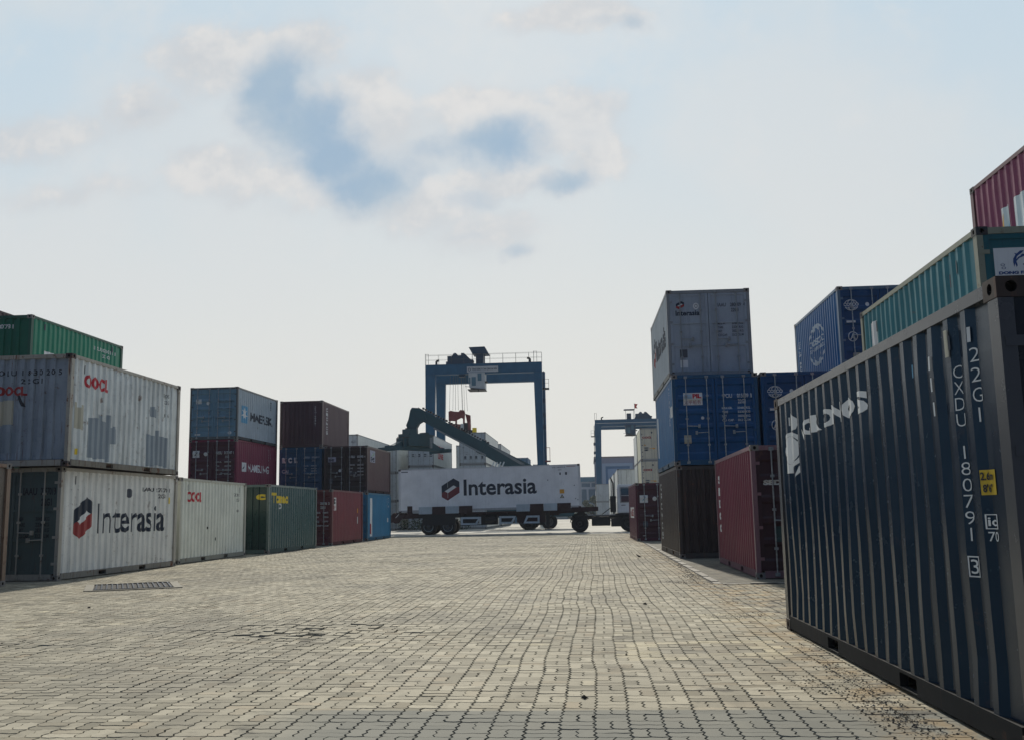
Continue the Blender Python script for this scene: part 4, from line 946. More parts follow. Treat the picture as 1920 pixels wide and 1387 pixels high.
wheel(tr, -4.0, .95, .62, .42, .25, ring=False)
for (x0, x1, z0_, z1_, sl) in ((-8.62,-7.30,.62,1.14,.26), (-6.05,-4.95,.66,1.16,.22), (-4.45,-3.38,.66,1.17,-.22)):
    if sl > 0: o_ = [(x0,z0_),(x1-sl,z0_),(x1,z1_),(x0,z1_)]; i_ = [(x0+.13,z0_+.12),(x1-sl-.10,z0_+.12),(x1-.17,z1_-.13),(x0+.13,z1_-.13)]
    else: o_ = [(x0,z0_),(x1,z0_),(x1,z1_),(x0-sl,z1_)]; i_ = [(x0+.17,z0_+.12),(x1-.13,z0_+.12),(x1-.13,z1_-.13),(x0-sl+.10,z1_-.13)]
    mb = MB()
    for q in range(4): mb.prism([o_[q], o_[(q+1) % 4], i_[(q+1) % 4], i_[q]], -.02, .02, 'xz')
    mb.build('side_guard_frame', PANW, tr)
for y in (.35, 1.9):
    mb = MB(); mb.box((-2.95, y-.08, .45), (-2.75, y+.08, 1.35)); mb.box((-2.90, y-.06, .28), (-2.80, y+.06, .45)); mb.box((-3.05, y-.15, .22), (-2.65, y+.15, .28)); mb.beam((-2.85,y,.9),(-2.3,y,1.3),.06,.06); mb.build('landing_leg', BLK, tr)

r = C('long white refrigerated container with a hexagon logo, riding on the trailer', (.78,.79,.80), 0, 0, L=L40, H=HHC, kind='reefer', near='door', door_style='flat', far='wall', rust=.10, dirt=.18, fade=.25, dent=0,
      frame=(.62,.63,.64), castcol=(.10,.08,.08), loc=(-6.70, TY+1.2, 1.545), rot=(.0115, 0, radians(-90)), rough=.45)
MAROON = ink('deep_red', (.16,.018,.030))
r.mark('R', HEX_NAVY, (2.92, .74, 1.20, 1.46), NAVY, 'logo'); r.mark('R', HEX_RED, (2.92, .74, 1.20, 1.46), MAROON, 'logo'); r.mark('R', HEX_SLOT, (2.92, .74, 1.20, 1.46), WHITEB, 'logo')
r.mark('R', 'Interasia', (4.40, 1.02, 4.88, 1.08), NAVY, 'lettering', bold=.022)
r.mark('R', 'IAAU 680252 0', (10.35, 2.66, .85, .09), GREYD); r.mark('R', '45R1', (10.72, 2.50, .25, .08), GREYD); r.mark('R', RECT, (10.82, 2.20, .10, .16), GREYD, 'label_plate'); r.mark('R', RECT, (11.20, 2.20, .13, .18), GREYD, 'label_plate')
r.mark('R', RECT, (10.80, .98, .30, .27), ORANGE, 'label_plate'); r.mark('R', poly_geo([(0,0),(1,0),(.5,1)]), (10.80, .68, .30, .25), BLACK, 'warning_label'); r.mark('R', poly_geo([(.15,.1),(.85,.1),(.5,.8)]), (10.82, .69, .26, .20), PATCHY, 'warning_label', off=.008)
for (a, t) in ((10.0,1.85),(11.75,1.45),(11.80,.58),(11.95,.50)): r.mark('R', disc_geo(), (a, t, .07, .07), GREYD, 'stud')
r.mark('R', RECT, (.2, 2.68, .45, .06), GREYD, 'label_strip'); r.mark('R', RECT, (11.3, 2.74, .6, .03), DREDM, 'label_strip'); r.mark('R', RECT, (3.32, 1.6, .02, .55), WHITE, 'seam_strip', off=.006); r.mark('R', RECT, (3.32, .9, .02, .35), WHITE, 'seam_strip', off=.006)

ya = thing('yard_tractor', 'black-framed yard tractor with a white cab, pulling the trailer', 'truck', (0, TY+.05, 0))
mb = MB()
for y in (.75, 1.55): mb.beam((-1.25, y, .98), (4.0, y, 1.0), .10, .26)
for x in (-1.2, .3, 1.6, 3.0): mb.beam((x, .75, .98), (x, 1.55, .98), .1, .2)
mb.box((-1.35, .1, .80), (-1.22, 2.2, 1.05)); mb.build('chassis_frame', BLK, ya)
mb = MB(); mb.box((-1.15, .7, 1.12), (-.25, 1.6, 1.22)); mb.prism([(-.95,1.22),(-.35,1.22),(-.45,1.38),(-.8,1.38)], .8, 1.5, 'xz'); mb.build('fifth_wheel', BLK, ya)
wheel(ya, -.72, .0, .565, .56, .56, ring=False, rimmat=BLK); wheel(ya, -.72, 2.3, .565, .56, .56, face=1, ring=False, rimmat=BLK)
wheel(ya, 2.52, .05, .565, .56, .30, ring=False, rimmat=BLK); wheel(ya, 2.52, 2.3, .565, .56, .30, face=1, ring=False, rimmat=BLK)
mb = MB(); prof = [(cos(radians(q))*.68-.72, sin(radians(q))*.64+.56) for q in range(20, 171, 15)]; pin = [(cos(radians(q))*.63-.72, sin(radians(q))*.59+.56) for q in range(170, 19, -15)]
mb.prism(prof+pin, -.02, .60, 'xz'); mb.build('mudguard', BLK, ya)
mb = MB(); mb.prism([(-1.30,.72),(-1.25,.72),(-1.20,.30),(-1.27,.30)], .05, .5, 'xz'); mb.build('mud_flap', BLK, ya)
mb = MB(); mb.box((.05, .05, .42), (1.28, .55, 1.02)); mb.build('fuel_tank', BLK, ya, bevel=.04)
mb = MB(); mb.box((1.33, .08, .36), (1.98, .6, .92)); mb.build('battery_box', BLK, ya)
mb = MB(); mb.box((-.2, .02, 1.10), (1.6, .12, 1.16)); mb.build('side_rail', GALV, ya)
cabm = paint('cab_white', (.66,.68,.70), .45, .1, .3, .25, seed=41)
mb = MB(); mb.prism([(1.78,1.22),(3.55,1.22),(3.62,2.0),(3.40,3.05),(1.82,3.10),(1.78,2.9)], .05, 2.15, 'xz'); cab = mb.build('cab', cabm, ya, bevel=.04)
mb = MB(); mb.box((2.02, .036, 1.95), (2.95, .049, 2.85)); w_ = mb.build('side_window', glass(), cab)
mb = MB(); 
for z in (1.90, 2.34, 2.86): mb.box((1.98, .012, z), (3.0, .036, z+.05))
for x in (1.96, 2.98): mb.box((x, .012, 1.90), (x+.05, .036, 2.91))
mb.build('window_frame', GALV, w_)
mb = MB(); mb.box((1.95, .030, 1.30), (3.05, .049, 1.86)); mb.build('door', cabm, cab)
mb = MB(); mb.box((2.02, .01, 1.72), (2.3, .029, 1.76)); mb.build('door_handle', BLK, cab)
mb = MB(); mb.box((1.765, .4, 1.9), (1.777, 1.8, 2.8)); mb.build('rear_window', glass(), cab)
mb = MB(); mb.tube((1.52, .22, 1.1), (1.52, .22, 3.2), .05, 8); mb.tube((1.52,.22,3.2),(1.38,.22,3.55),.045,8); mb.build('exhaust_pipe', BLK, ya)
mb = MB(); mb.box((1.30, .08, 1.30), (1.68, .45, 2.35)); mb.build('air_filter_housing', BLK, ya, bevel=.03)
mb = MB(); mb.box((1.62, .02, 1.10), (3.6, 2.2, 1.22)); mb.build('cab_floor', BLK, ya)
mb = MB(); mb.box((3.1, .0, .75), (4.15, 2.2, 1.15)); mb.build('bumper', BLK, ya)
mb = MB(); mb.tube((-.25,.9,1.35),(.6,.9,1.05),.03,6); mb.tube((.6,.9,1.05),(1.5,.9,1.7),.03,6); mb.build('air_hose', BLK, ya)

# ------------------------------------------------------------------ reach stacker behind the truck
RS = paint('stacker_paint', (.010,.052,.072), .5, .05, .3, .3, seed=51); RSL = paint('stacker_grey', (.16,.19,.21), .45, .12, .3, .3, seed=52)
rs = thing('reach_stacker', 'dark teal reach stacker raising its long boom over the trailer', 'reach stacker', (0, 80, 0))
a = Vector((-14.25, 0, 9.80)); b = Vector((-1.6, 0, 2.75))
mid = a.lerp(b, .42); up = Vector((.43,0,.90))
mb = MB(); mb.beam(mid, b, .95, .98, .95, 1.45, up=up); mb.beam(mid-(b-a).normalized()*.05, mid+(b-a).normalized()*.35, 1.05, 1.12, up=up)
bo = mb.build('outer_boom', RS, rs)
mb = MB(); mb.beam(a, mid, .72, .86, .72, .86, up=up); mb.build('inner_boom', RS, rs)
mb = MB(); mb.tube(a.lerp(b,.12)+Vector((0,-.42,-.55)), a.lerp(b,.46)+Vector((0,-.55,-.50)), .07, 8); mb.build('hose_carrier', RSL, rs)
mb = MB()
rr_ = random.Random(3)
for k in range(26):
    t = .03+k*.017; p = a.lerp(b, t)+Vector((.22, 0, .50)); mb.box((p.x-.07, -.25+rr_.random()*.1, p.z-.06), (p.x+.07, .2, p.z+.04+.07*rr_.random()))
for k in range(10):
    p = Vector((-14.5-.17*k*.55, 0, 9.75-.27*k)); mb.box((p.x-.12-.07*rr_.random(), -.2, p.z-.08), (p.x+.05, .2, p.z+.09))
mb.build('hose_bracket', BLK, rs)['kind'] = 'stuff'
mb = MB(); mb.prism([(-14.70,9.95),(-14.55,10.16),(-14.1,10.12),(-13.6,9.90),(-13.35,9.15),(-13.7,9.02),(-14.0,8.85),(-14.2,8.5),(-14.18,7.9),(-14.75,7.9),(-14.9,8.3),(-15.05,8.7),(-14.85,9.2)], -.42, .42, 'xz'); mb.build('boom_head', RS, rs)
mb = MB(); mb.beam((-9.0, -.75, 4.9), (-5.2, -.75, 2.4), .26, .26); mb.beam((-9.0, .75, 4.9), (-5.2, .75, 2.4), .26, .26); mb.build('lift_cylinder', RSL, rs)
mb = MB(); mb.prism([(-8.35,6.95),(-5.6,5.25),(-5.2,5.25),(-6.9,6.3)], -.52, -.49, 'xz'); mb.build('boom_side_plate', RSL, rs)
mb = MB()
for k in range(4): mb.beam((-8.1+k*.28, -.62, 4.75), (-7.75+k*.28, -.62, 5.5), .03, .10)
mb.build('marker_stripes', PANW, rs)
sp = MB(); RZ = Matrix.Translation((-14.35, 0, 0)) @ Matrix.Rotation(radians(52), 4, 'Z')
sp.box((-1.3, -.65, 6.95), (1.35, .65, 7.95), 0, RZ); sp.box((-1.0, -.5, 7.95), (-.3, .5, 8.35), 0, RZ); sp.box((.9, -.3, 7.95), (1.25, .5, 8.15), 0, RZ); sp.box((-1.7, -.45, 6.8), (-1.3, .45, 7.6), 0, RZ)
spo = sp.build('spreader_head', RS, rs)
sp = MB(); sp.box((-3.0, -.35, 6.62), (3.0, .35, 6.92), 0, RZ)
for sx in (-1, 1):
    sp.box((sx*2.85-.18, -1.2, 6.50), (sx*2.85+.18, 1.2, 6.80), 0, RZ)
    M2 = RZ
    q = [(sx*1.3, 7.5), (sx*2.6, 6.92), (sx*1.3, 6.92)]
    k0 = len(sp.v)
    for yy in (-.3, .3):
        for u_, z_ in q: sp.v.append(tuple(M2 @ Vector((u_, yy, z_))))
    for f in ((0,1,2),(3,5,4),(0,3,4,1),(1,4,5,2),(2,5,3,0)): sp.f.append(tuple(k0+i for i in f)); sp.mi.append(0)
sp.build('spreader_beam', RS, rs)
mb = MB()
for (p, q) in (((-2.95,-1.0,6.9),(-2.8,-1.0,7.55)),((-2.8,-1.0,7.55),(-1.4,-1.0,7.6)),((-2.2,-1.0,6.9),(-2.2,-1.0,7.55))): mb.tube(RZ @ Vector(p), RZ @ Vector(q), .025, 6)
mb.build('handrail', BLK, rs)
mb = MB(); 
for zz, d in ((7.42,-1),(7.12,1)): pass
mb.prism([(-15.45,7.35),(-15.10,7.70),(-15.00,7.64),(-15.25,7.35),(-15.00,7.02),(-15.10,6.96)], -1.02, -.99, 'xz'); mb.build('arrow_mark', PANW, rs)
mb = MB(); mb.tube((-12.95,-.55,6.75),(-12.95,-.55,7.6),.11,8); mb.build('tilt_cylinder', RSL, rs)
mb = MB(); mb.box((-8.3, -1.6, 1.0), (-1.3, 1.6, 2.3)); mb.prism([(-4.6,2.3),(-1.3,2.3),(-1.3,3.1),(-4.0,3.2)], -1.5, 1.5, 'xz'); mb.build('body', RS, rs, bevel=.06)
mb = MB(); mb.box((-6.7, .3, 2.3), (-5.1, 1.5, 3.9)); c_ = mb.build('cab', RS, rs, bevel=.06)
mb = MB(); mb.box((-6.72, .4, 2.9), (-6.69, 1.4, 3.8)); mb.box((-6.5, .28, 2.9), (-5.3, .30, 3.8)); mb.build('cab_window', glass(), c_)
for x, y, f in ((-4.95,-2.0,-1),(-4.95,2.0,1)): wheel(rs, x, y, .80, .80, .9, ring=False, face=f)
for x, y, f in ((-3.35,-1.2,-1),(-3.35,1.2,1)): wheel(rs, x, y, .60, .60, .4, ring=False, face=f)

# ------------------------------------------------------------------ rubber-tyred gantry cranes
CB = paint('crane_blue', (.003,.078,.165), .5, .08, .3, .3, seed=61); CBD = paint('crane_dark_blue', (.010,.040,.085), .55, .1, .35, .3, seed=62)
CW = paint('crane_white', (.42,.45,.47), .5, .1, .3, .3, seed=63); SPR = paint('spreader_red', (.20,.045,.045), .55, .3, .5, .3, seed=64); ROPE = plain('wire_rope', (.10,.10,.10), .6)
def gantry(X, Y, W, Ht, label, variant=0):
    g = thing('gantry_crane', label, 'gantry crane', (X, Y, 0), 0, 'blue gantry cranes over the container blocks')
    D = 7.9; bh = 1.12
    for yi, y in enumerate((0, D)):
        mb = MB(); mb.box((0, y, Ht-bh), (W, y+.75, Ht)); mb.box((0, y-.04, Ht-bh-.02), (W, y+.79, Ht-bh+.06)); mb.box((0.05, y-.03, Ht-.05), (W-.05, y+.78, Ht+.02))
        gi = mb.build('main_girder', CB, g)
        if variant: mb = MB(); mb.box((.3, y-.06, Ht-bh*.62), (W-.3, y-.041, Ht-bh*.52)); mb.build('white_stripe', CW, gi)
        for x0, x1, xb0, xb1 in ((0, 1.15, 0, .85), (W-.95, W, W-.62, W)):
            mb = MB(); k = len(mb.v)
            for (xa, xb_, z) in ((xb0, xb1, 1.6), (x0, x1, Ht-bh-.021)):
                mb.v += [(xa, y+.02, z), (xb_, y+.02, z), (xb_, y+.73, z), (xa, y+.73, z)]
            for q in ((0,3,2,1),(4,5,6,7),(0,1,5,4),(1,2,6,5),(2,3,7,6),(3,0,4,7)): mb.f.append(tuple(k+i for i in q)); mb.mi.append(0)
            mb.build('leg', CB, g)
    for x in (0, W-.7):
        mb = MB(); mb.box((x, -1.0, .95), (x+.8, D+1.8, 1.6)); mb.build('sill_beam', CB, g)
        for y in (-.6, 1.0, D-.4, D+1.2):
            mb = MB(); mb.tube((x-.05, y, .65), (x+.55, y, .65), .65, 20); mb.build('wheel', TYRE, g)
    mb = MB(); mb.box((W+.02, 1.5, 1.6), (W+.75, D-.5, 4.6)); mb.build('power_unit', CBD, g)
    # walkway and handrails
    mb = MB()
    n_ = 9 if not variant else 5
    for y in (.1, .65):
        for k in range(n_+1):
            x = W*k/n_; mb.tube((x, y, Ht), (x, y, Ht+1.15), .013, 4)
        mb.tube((0, y, Ht+1.15), (W, y, Ht+1.15), .013, 4); mb.tube((0, y, Ht+.6), (W, y, Ht+.6), .010, 4)
    if not variant: mb.build('handrail', ROPE, g)
    mb = MB()
    for x in (.0, W-.9):
        for yy in (.1,):
            mb.tube((x, yy, Ht), (x, yy, Ht+1.3), .03, 5); mb.tube((x+.35, yy, Ht), (x+.35, yy, Ht+1.2), .025, 5); mb.tube((x, yy, Ht+1.25), (x+.4, yy, Ht+1.25), .02, 5)
    mb.build('ladder_hoop', ROPE, g)
    for x, s_ in ((1.25, 1), (W-1.35, -1)):
        mb = MB(); mb.tube((x, .3, Ht), (x, .3, Ht+.45), .12, 8); mb.tube((x, .3, Ht+.45), (x+.32*s_ , .3, Ht+.55), .13, 8); mb.build('vent_cowl', BLK, g)
    # side platforms
    xs = W+.02 if not variant else -.02; sg = 1 if not variant else -1
    mb = MB(); 
    mb.box((min(xs, xs+sg*.75), .1, Ht-3.1), (max(xs, xs+sg*.75), .9, Ht-2.95))
    for k in (0.05, .72): mb.tube((xs+sg*k, .15, Ht-3), (xs+sg*k, .15, Ht-1.9), .02, 4)
    mb.tube((xs, .15, Ht-1.95), (xs+sg*.72, .15, Ht-1.95), .018, 4); mb.tube((xs, .15, Ht-2.4), (xs+sg*.72, .15, Ht-2.4), .018, 4)
    mb.build('service_platform', BLK, g)
    mb = MB(); mb.tube((xs+sg*.12, .4, Ht-1.0), (xs+sg*.22, .4, 5), .06, 6)
    for z in (Ht-4.4, Ht-6.0, Ht-7.4): mb.box((min(xs, xs+sg*.32), .25, z-.25), (max(xs, xs+sg*.32), .6, z+.25))
    mb.build('cable_run', CBD, g)
    if not variant:
        mb = MB(); mb.box((W+.15, .1, 7.0), (W+.75, .8, 7.15)); mb.tube((W+.7, .12, 7.1), (W+.7, .12, 8.6), .03, 5); mb.tube((W+.2, .12, 8.6), (W+.7, .12, 8.6), .03, 5); mb.build('lamp_platform', SPR, g)
    # trolley with machinery
    tx = 2.55 if not variant else 7.5
    mb = MB(); mb.box((tx-.15, .1, Ht+.02), (tx+2.9, D+.6, Ht+.35)); 
    mb.box((tx, .2, Ht+.35), (tx+.45, 1.6, Ht+1.0)); mb.box((tx+.5, .2, Ht+.35), (tx+1.9, 1.8, Ht+1.05)); mb.tube((tx+.9, .1, Ht+1.05), (tx+.9, 1.6, Ht+1.05), .28, 12)
    mb.prism([(tx+1.6,Ht+1.3),(tx+1.95,Ht+1.3),(tx+2.7,Ht+.55),(tx+3.0,Ht+.5),(tx+3.0,Ht+.3),(tx+1.6,Ht+.3)], .15, 1.2, 'xz')
    mb.build('trolley_machinery', CBD, g)
    sx_ = 5.35 if not variant else 5.6
    mb = MB()
    if not variant: mb.prism([(sx_-.30,Ht+1.95),(sx_+1.55,Ht+1.98),(sx_+2.0,Ht+1.15),(sx_+.15,Ht+1.10)], .1, 2.0, 'xz'); mb.prism([(sx_+.5,Ht),(sx_+1.35,Ht),(sx_+1.35,Ht+1.2),(sx_+.5,Ht+1.2)], .3, 1.8, 'xz')
    else: mb.box((sx_-.2, .1, Ht+1.75), (sx_+1.7, 1.9, Ht+1.87)); mb.box((sx_+.3, .3, Ht), (sx_+1.1, 1.6, Ht+1.1))
    for xx in (sx_+.1, sx_+1.55): mb.tube((xx, .15, Ht), (xx, .15, Ht+1.75 if variant else Ht+1.15), .035, 5)
    mb.build('rain_shelter', CBD, g)
    # operator cab hanging under the girder
    cx = 5.05 if not variant else 5.55; cy = .95
    mb = MB(); mb.prism([(cx+.1,Ht-2.75),(cx+1.85,Ht-2.95),(cx+1.85,Ht-1.05),(cx,Ht-1.05),(cx,Ht-2.1)], -.35, 1.6, 'xz')
    cb_ = mb.build('operator_cab', CW if not variant else CBD, g)
    mb = MB(); mb.box((cx+.35, -.372, Ht-2.55), (cx+.85, -.352, Ht-1.55)); mb.box((cx+1.05, -.372, Ht-2.0), (cx+1.5, -.352, Ht-1.15)); mb.box((cx+.06, -.37, Ht-2.3), (cx+.22, -.352, Ht-1.6)); mb.build('cab_window', glass('cab_glass', (.05,.13,.18)), cb_)
    mb = MB(); mb.box((cx-.1, -.5, Ht-3.02), (cx+1.9, 1.7, Ht-2.94)); mb.tube((cx-.4,-.3,Ht-2.6),(cx+.2,-.3,Ht-2.65),.03,5); mb.box((cx+1.85,-.2,Ht-2.2),(cx+2.15,.4,Ht-2.05)); mb.box((cx+1.1,-.4,Ht-3.25),(cx+1.2,-.3,Ht-3.0)); mb.build('cab_platform', BLK, g)
    if not variant:
        mb = MB(); mb.box((4.85, -.075, Ht-.98), (8.45, -.045, Ht-.32)); s_ = mb.build('sign', CW, g)
        for txt, box_ in (('TONG CONG TY TAN CANG SAI GON', (5.4, Ht-.75, 2.9, .22)), ):
            vs, fs = text_geo(txt, .03); me = bpy.data.meshes.new('lettering'); me.from_pydata([(box_[0]+x*box_[2], -.079, box_[1]+y*box_[3]) for x, y in vs], [], fs); me.materials.append(NAVY); link('lettering', me, s_)
        vs, fs = ring_geo(0, 360, .6, 16); me = bpy.data.meshes.new('logo'); me.from_pydata([(4.95+x*.34, -.079, Ht-.82+y*.34) for x, y in vs], [], fs); me.materials.append(NAVY); link('logo', me, s_)
        # ropes and head block
        for (xt, xb_, y) in ((2.75,2.60,1.2),(3.1,3.0,1.2),(3.35,3.3,1.2),(3.6,3.65,1.2),(3.9,4.0,2.4),(4.15,4.2,2.4),(4.35,4.55,2.4),(4.0,4.1,1.2)):
            mb = MB(); mb.tube((xt, y, Ht-bh), (xb_, y, 13.2), .018, 4); mb.build('hoist_rope', ROPE, g)
        mb = MB(); mb.prism([(2.55,12.0),(2.55,13.05),(2.8,13.15),(3.2,13.05),(3.7,13.0),(3.9,13.2),(4.35,13.15),(4.45,12.9),(4.4,12.1),(4.0,12.3),(3.5,12.05),(3.2,11.95)], .8, 1.1, 'xz')
        mb.prism([(4.3,12.9),(4.9,12.7),(4.95,11.3),(4.6,11.2),(4.5,12.0)], 2.2, 2.5, 'xz')
        for x in (3.0, 4.05): mb.tube((x, .7, 12.75), (x, 1.2, 12.75), .24, 14)
        hb = mb.build('head_block', SPR, g)
        mb = MB(); mb.box((2.6, .9, 11.55), (2.75, 1.1, 12.1)); mb.box((3.3, .9, 11.5), (3.5, 1.1, 12.1)); mb.box((4.2, .9, 11.3), (4.4, 1.1, 12.2)); mb.prism([(1.85,11.1),(1.75,11.75),(2.0,11.5),(2.6,11.7),(4.4,11.5),(5.0,11.9),(5.1,10.6),(4.6,10.3),(2.2,10.8)], .9, 1.5, 'xz'); mb.build('spreader', SPR, g)
        mb = MB(); mb.box((2.3, .75, 10.55), (5.6, 1.2, 10.85)); mb.box((3.6, .7, 10.25), (6.1, 1.4, 10.55)); mb.box((4.35,.8,10.9),(4.75,1.3,11.7)); mb.build('spreader_frame', BLK, hb)
        mb = MB(); mb.box((5.3, .72, 10.56), (5.75, 1.2, 11.1)); mb.build('twistlock_arm', YEL, hb)
        mb = MB(); mb.box((3.95, .74, 10.9), (4.3, .89, 11.6)); mb.build('power_cabinet', CW, hb)
        mb = MB(); mb.box((3.85, .2, Ht-bh-.28), (4.55, .9, Ht-bh-.03)); mb.build('cable_guide', CBD, g)
    else:
        mb = MB(); mb.tube((7.35, .2, Ht), (7.35, .2, Ht+2.9), .03, 5); p_ = mb.build('flag_pole', BLK, g)
        mb = MB(); mb.prism([(7.38,Ht+2.0),(7.9,Ht+1.95),(7.7,Ht+2.3),(7.95,Ht+2.75),(7.38,Ht+2.85)], .19, .21, 'xz'); mb.build('flag', paint('flag_red', (.60,.05,.03), .7, 0, .1, .2), p_)
    return g
gantry(-18.55, 110, 13.45, 18.35, 'blue gantry crane with a white cab and red head block, behind the truck')
gantry(1.22, 179, 14.5, 18.0, 'far blue gantry crane with a small red flag, beyond the truck cab', 1)

# ------------------------------------------------------------------ far buildings
def hall():
    h = thing('port_hall', 'large blue-grey hall with nested portal frames in the far distance', 'building', (2.3, 232, 0))
    LIL = plain('hall_cladding', (.24,.25,.33), .8, 0, .12, .2); BL1 = plain('hall_blue', (.20,.30,.46), .8, 0, .12, .2); BL2 = plain('hall_panel', (.28,.36,.48), .8, 0, .1, .2); BL3 = plain('hall_deep_blue', (.06,.16,.32), .8)
    mb = MB(); mb.box((-1.0, .5, 0), (17, 30, 13.9)); mb.build('wall', LIL, h)
    mb = MB(); mb.box((-1.2, .3, 13.9), (17.2, 30.2, 14.2)); mb.build('roof', plain('hall_roof', (.22,.17,.17), .8), h)
    mb = MB(); mb.box((.7, .2, 0), (1.5, .5, 12.6)); mb.box((1.5, .2, 11.9), (7.2, .5, 12.6)); mb.box((7.2, .2, 0), (7.9, .5, 12.6)); mb.build('portal_frame', BL2, h)
    mb = MB(); mb.box((1.5, .35, 0), (2.0, .499, 11.9)); mb.box((2.0, .35, 11.3), (7.2, .499, 11.9)); mb.build('portal_recess', BL3, h)
    mb = MB(); mb.box((2.0, .40, 0), (7.2, .498, 11.3)); mb.build('door_panel', BL1, h)
    mb = MB(); mb.box((4.2, .1, 8.4), (8.4, .39, 8.9)); mb.build('canopy', BL2, h)
    mb = MB(); mb.box((5.0, .2, 7.0), (8.0, .39, 8.4)); mb.build('window', BL3, h)
    for k in range(3):
        mb = MB(); mb.box((9+k*2.5, .38, 3), (10.6+k*2.5, .49, 6)); mb.build('window', BL3, h)
hall()
def office():
    h = thing('office_building', 'pale blue office block between the trailer end and the far crane leg', 'building', (-2.6, 250, 0))
    mb = MB(); mb.box((0, 0, 0), (4.6, 12, 8.9)); mb.build('wall', plain('office_white', (.42,.48,.54), .8, 0, .15, .3), h)
    mb = MB(); mb.box((-.2, -.3, 8.9), (4.8, 12.3, 10.1)); mb.build('roof_band', plain('office_blue', (.10,.24,.34), .7), h)
    for (x0, x1, z0, z1) in ((.5,1.7,3.6,7.0),(2.2,4.3,3.6,7.0),(.5,2.6,7.6,8.5),(3.0,4.3,7.6,8.5),(.6,4.2,.8,2.6)):
        mb = MB(); mb.box((x0, -.03, z0), (x1, .05, z1)); mb.build('window', plain('office_glass', (.08,.16,.24), .2), h)
    mb = MB(); mb.box((-.2, -.8, 2.8), (4.8, -.02, 3.1)); mb.build('canopy', plain('office_trim', (.5,.52,.54), .7), h)
office()
for (x, lab) in ((-40, 'low warehouse with a grey roof at the far left behind the stacks'), (24, 'low warehouse with a grey roof at the far right behind the stacks')):
    h = thing('warehouse', lab, 'building', (x, 235, 0))
    mb = MB(); mb.box((0, 0, 0), (26, 22, 5.4)); mb.build('wall', plain('warehouse_wall', (.34,.36,.38), .8), h)
    mb = MB(); mb.prism([(-.5,5.4),(26.5,5.4),(13,7.4)], -.5, 22.5, 'xz'); mb.build('roof', plain('warehouse_roof', (.20,.22,.24), .7), h)
    for k in range(4): mb = MB(); mb.box((2+k*6, -.05, 0), (6+k*6, .05, 4.2)); mb.build('roller_door', plain('roller_blue', (.08,.16,.24), .7), h)

# ------------------------------------------------------------------ bushes and trees
LEAF = []
for i, c_ in enumerate(((.035,.060,.028), (.055,.085,.035), (.075,.085,.045), (.10,.11,.08))):
    LEAF.append(plain('foliage_%d' % i, c_, .75, 0, .4, 3))
def foliage(parent, blobs_, nleaf, size, seed, name='foliage'):
    rnd = random.Random(seed); mb = MB()
    for _ in range(nleaf):
        cx, cy, cz, rx, ry, rz_ = rnd.choice(blobs_)
        while True:
            p = Vector((rnd.uniform(-1,1), rnd.uniform(-1,1), rnd.uniform(-1,1)))
            if .35 < p.length < 1.05: break
        c = Vector((cx+p.x*rx, cy+p.y*ry, max(.03, cz+p.z*rz_)))
        n_ = Vector((rnd.gauss(0,1), rnd.gauss(0,1), rnd.gauss(0,1)+.5)).normalized(); e1 = n_.orthogonal().normalized()*size*rnd.uniform(.6,1.3); e2 = n_.cross(e1.normalized())*size*rnd.uniform(.4,.8)
        mb.face([c-e1, c-e2*.9, c+e1, c+e2], rnd.choice((0,0,1,1,2,3)))
    return mb.build(name, LEAF, parent, recalc=False)
def bush(x, y, blobs_, label, n_, size, seed, group=None):
    b_ = thing('bush', label, 'bush', (x, y, 0), 0, group)
    foliage(b_, blobs_, n_, size, seed)
    mb = MB(); rnd = random.Random(seed)
    for bl in blobs_:
        mb.tube((bl[0]*.6, bl[1]*.6, 0), (bl[0], bl[1], bl[2]), .05, 5, .02)
    mb.build('stem', plain('bark', (.06,.045,.035), .9), b_)
bush(-14.6, 86.0, [(-1.2,0,.45,1.2,.8,.5),(.4,.2,.55,1.3,.8,.6),(1.9,0,.4,1.1,.8,.45),(3.2,.2,.35,.9,.7,.4)], 'low scrubby bush seen under the trailer tail, left of its wheels', 900, .10, 5)
bush(-1.0, 172, [(0,0,.9,1.6,1,.9),(2.0,.3,1.2,1.5,1,1.1),(3.4,0,.8,1.2,1,.8),(-1.8,0,.6,1.2,.8,.6)], 'grey-green scrub in front of the far hall, right of the trailer nose', 1200, .16, 6)
def tree(x, y, h, label, seed):
    t = thing('tree', label, 'tree', (x, y, 0), 0, 'small trees before the far hall')
    rnd = random.Random(seed); mb = MB(); mb.tube((0,0,0), (.1,0,h*.45), .16, 8, .1)
    bl = []
    for k in range(6):
        a_ = k*1.05; e_ = (cos(a_)*h*.16, sin(a_)*h*.16, h*(.6+.06*k % .3)); mb.tube((.1,0,h*.4), e_, .07, 6, .03); bl.append((e_[0], e_[1], e_[2]+h*.05, h*.16, h*.16, h*.13))
    mb.build('trunk', plain('bark', (.06,.045,.035), .9), t); foliage(t, bl, 900, .15, seed, 'crown')
tree(1.2, 205, 4.6, 'small round tree just right of the far crane leg', 21)
tree(-.6, 210, 3.8, 'smaller tree between the office block and the far crane leg', 22)

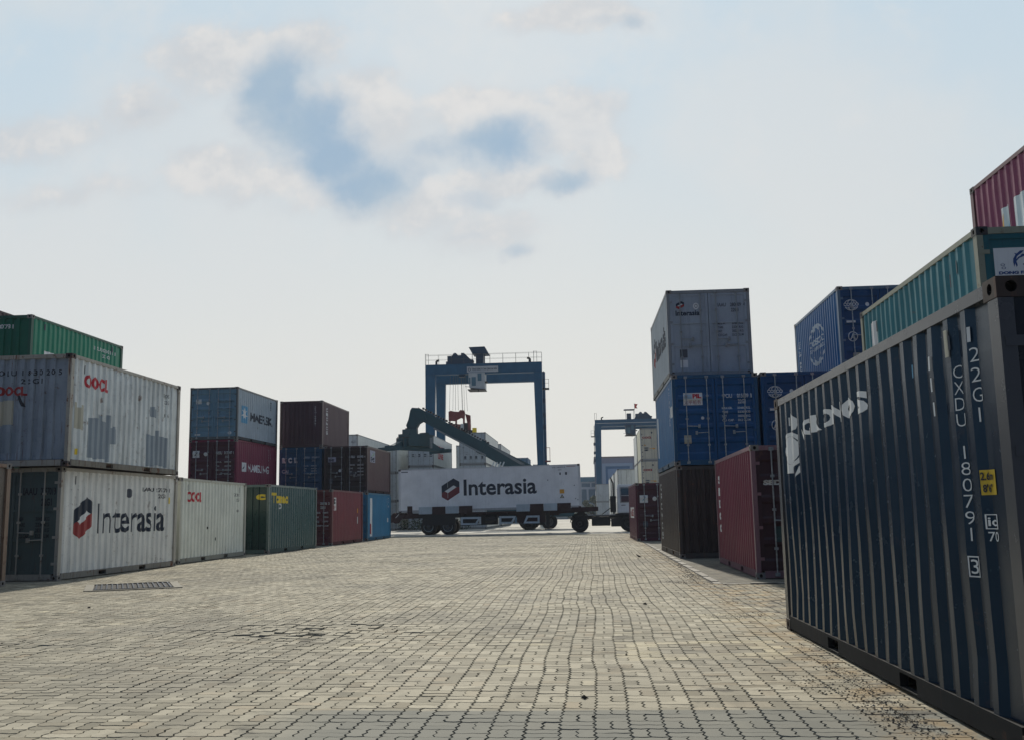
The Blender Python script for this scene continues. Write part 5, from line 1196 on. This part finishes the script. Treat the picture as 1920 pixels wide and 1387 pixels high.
# ------------------------------------------------------------------ a small bird and litter on the paving
bd = thing('bird', 'small dark bird standing on the paving near the right-hand kerb', 'bird', (1.32, 28.2, .004), radians(200))
bm = bmesh.new()
path = [(-.085,.050,.004),(-.055,.058,.010),(-.03,.066,.022),(0,.074,.028),(.03,.088,.024),(.045,.105,.015),(.058,.116,.017),(.070,.116,.010),(.086,.112,.002)]
rings = []
for (x, z, r_) in path:
    rings.append([bm.verts.new((x, r_*cos(2*pi*i/10)*.85, z+r_*sin(2*pi*i/10))) for i in range(10)])
for a_, b_ in zip(rings, rings[1:]):
    for i in range(10): bm.faces.new((a_[i], a_[(i+1) % 10], b_[(i+1) % 10], b_[i]))
bm.faces.new(rings[0][::-1]); bm.faces.new(rings[-1])
me = bpy.data.meshes.new('body'); bmesh.ops.recalc_face_normals(bm, faces=bm.faces); bm.to_mesh(me); bm.free(); me.materials.append(plain('bird_plumage', (.018,.017,.018), .7)); me.polygons.foreach_set('use_smooth', [True]*len(me.polygons)); link('body', me, bd)
for y in (-.012, .012):
    mb = MB(); mb.tube((0,y,.05), (.006,y,.0), .0025, 5); mb.tube((.006,y,.002), (.026,y,.002), .002, 4); mb.build('leg', plain('bird_leg', (.05,.04,.035), .7), bd)
def litter(x, y, r_, label, seed, cat='litter', group=None):
    rnd = random.Random(seed); mb = MB(); n_ = 9
    z = undul(x, y)+.004
    lo_ = [(x+r_*cos(2*pi*i/n_)*rnd.uniform(.6,1.2), y+r_*.8*sin(2*pi*i/n_)*rnd.uniform(.6,1.2), z) for i in range(n_)]
    hi_ = [(a_[0]*.4+x*.6+rnd.uniform(-.3,.3)*r_, a_[1]*.4+y*.6, z+r_*rnd.uniform(.35,.9)) for a_ in lo_]
    for i in range(n_):
        j = (i+1) % n_; mb.face([lo_[i], lo_[j], hi_[j], hi_[i]]); mb.face([hi_[i], hi_[j], (x, y, z+r_*.5)])
    tag(mb.build('clod', plain('dark_clod', (.018,.016,.015), .9, 0, .4, 60), recalc=True), label, cat, group)
from itertools import count
litter(-.02, 6.72, .016, 'nearest dark clod of dirt on the paving, low centre-right', 1, 'clod'); litter(-.085, 7.38, .030, 'flat torn dark scrap on the paving just beyond the nearest clod', 2, 'scrap')
litter(-.22, 7.62, .012, 'tiny dark crumb beside the torn scrap on the paving', 3, 'clod')
litter(.75, 14.6, .035, 'dark crumpled leaf on the paving at mid distance, right of centre', 4, 'leaf'); litter(.3, 9.6, .012, 'dark crumb beside the pale brick patch in the paving', 5, 'clod')
litter(-7.8, 14.9, .03, 'dark blot of dirt on the paving in front of the drain grate', 6, 'clod')

# ------------------------------------------------------------------ haze in the air over the port
mt = bpy.data.materials.new('haze'); mt.use_nodes = True; mt.node_tree.nodes.clear(); n = Nd(mt.node_tree)
pv = n.new('ShaderNodeVolumePrincipled'); pv.inputs['Density'].default_value = .00035; pv.inputs['Color'].default_value = (.80,.88,.97,1); pv.inputs['Anisotropy'].default_value = 0.0
ou = n.new('ShaderNodeOutputMaterial'); n.l.new(pv.outputs[0], ou.inputs['Volume'])
mb = MB(); mb.box((-60, -8, -1.1), (60, 275, 24)); hz = mb.build('haze', mt); tag(hz, kind='stuff')
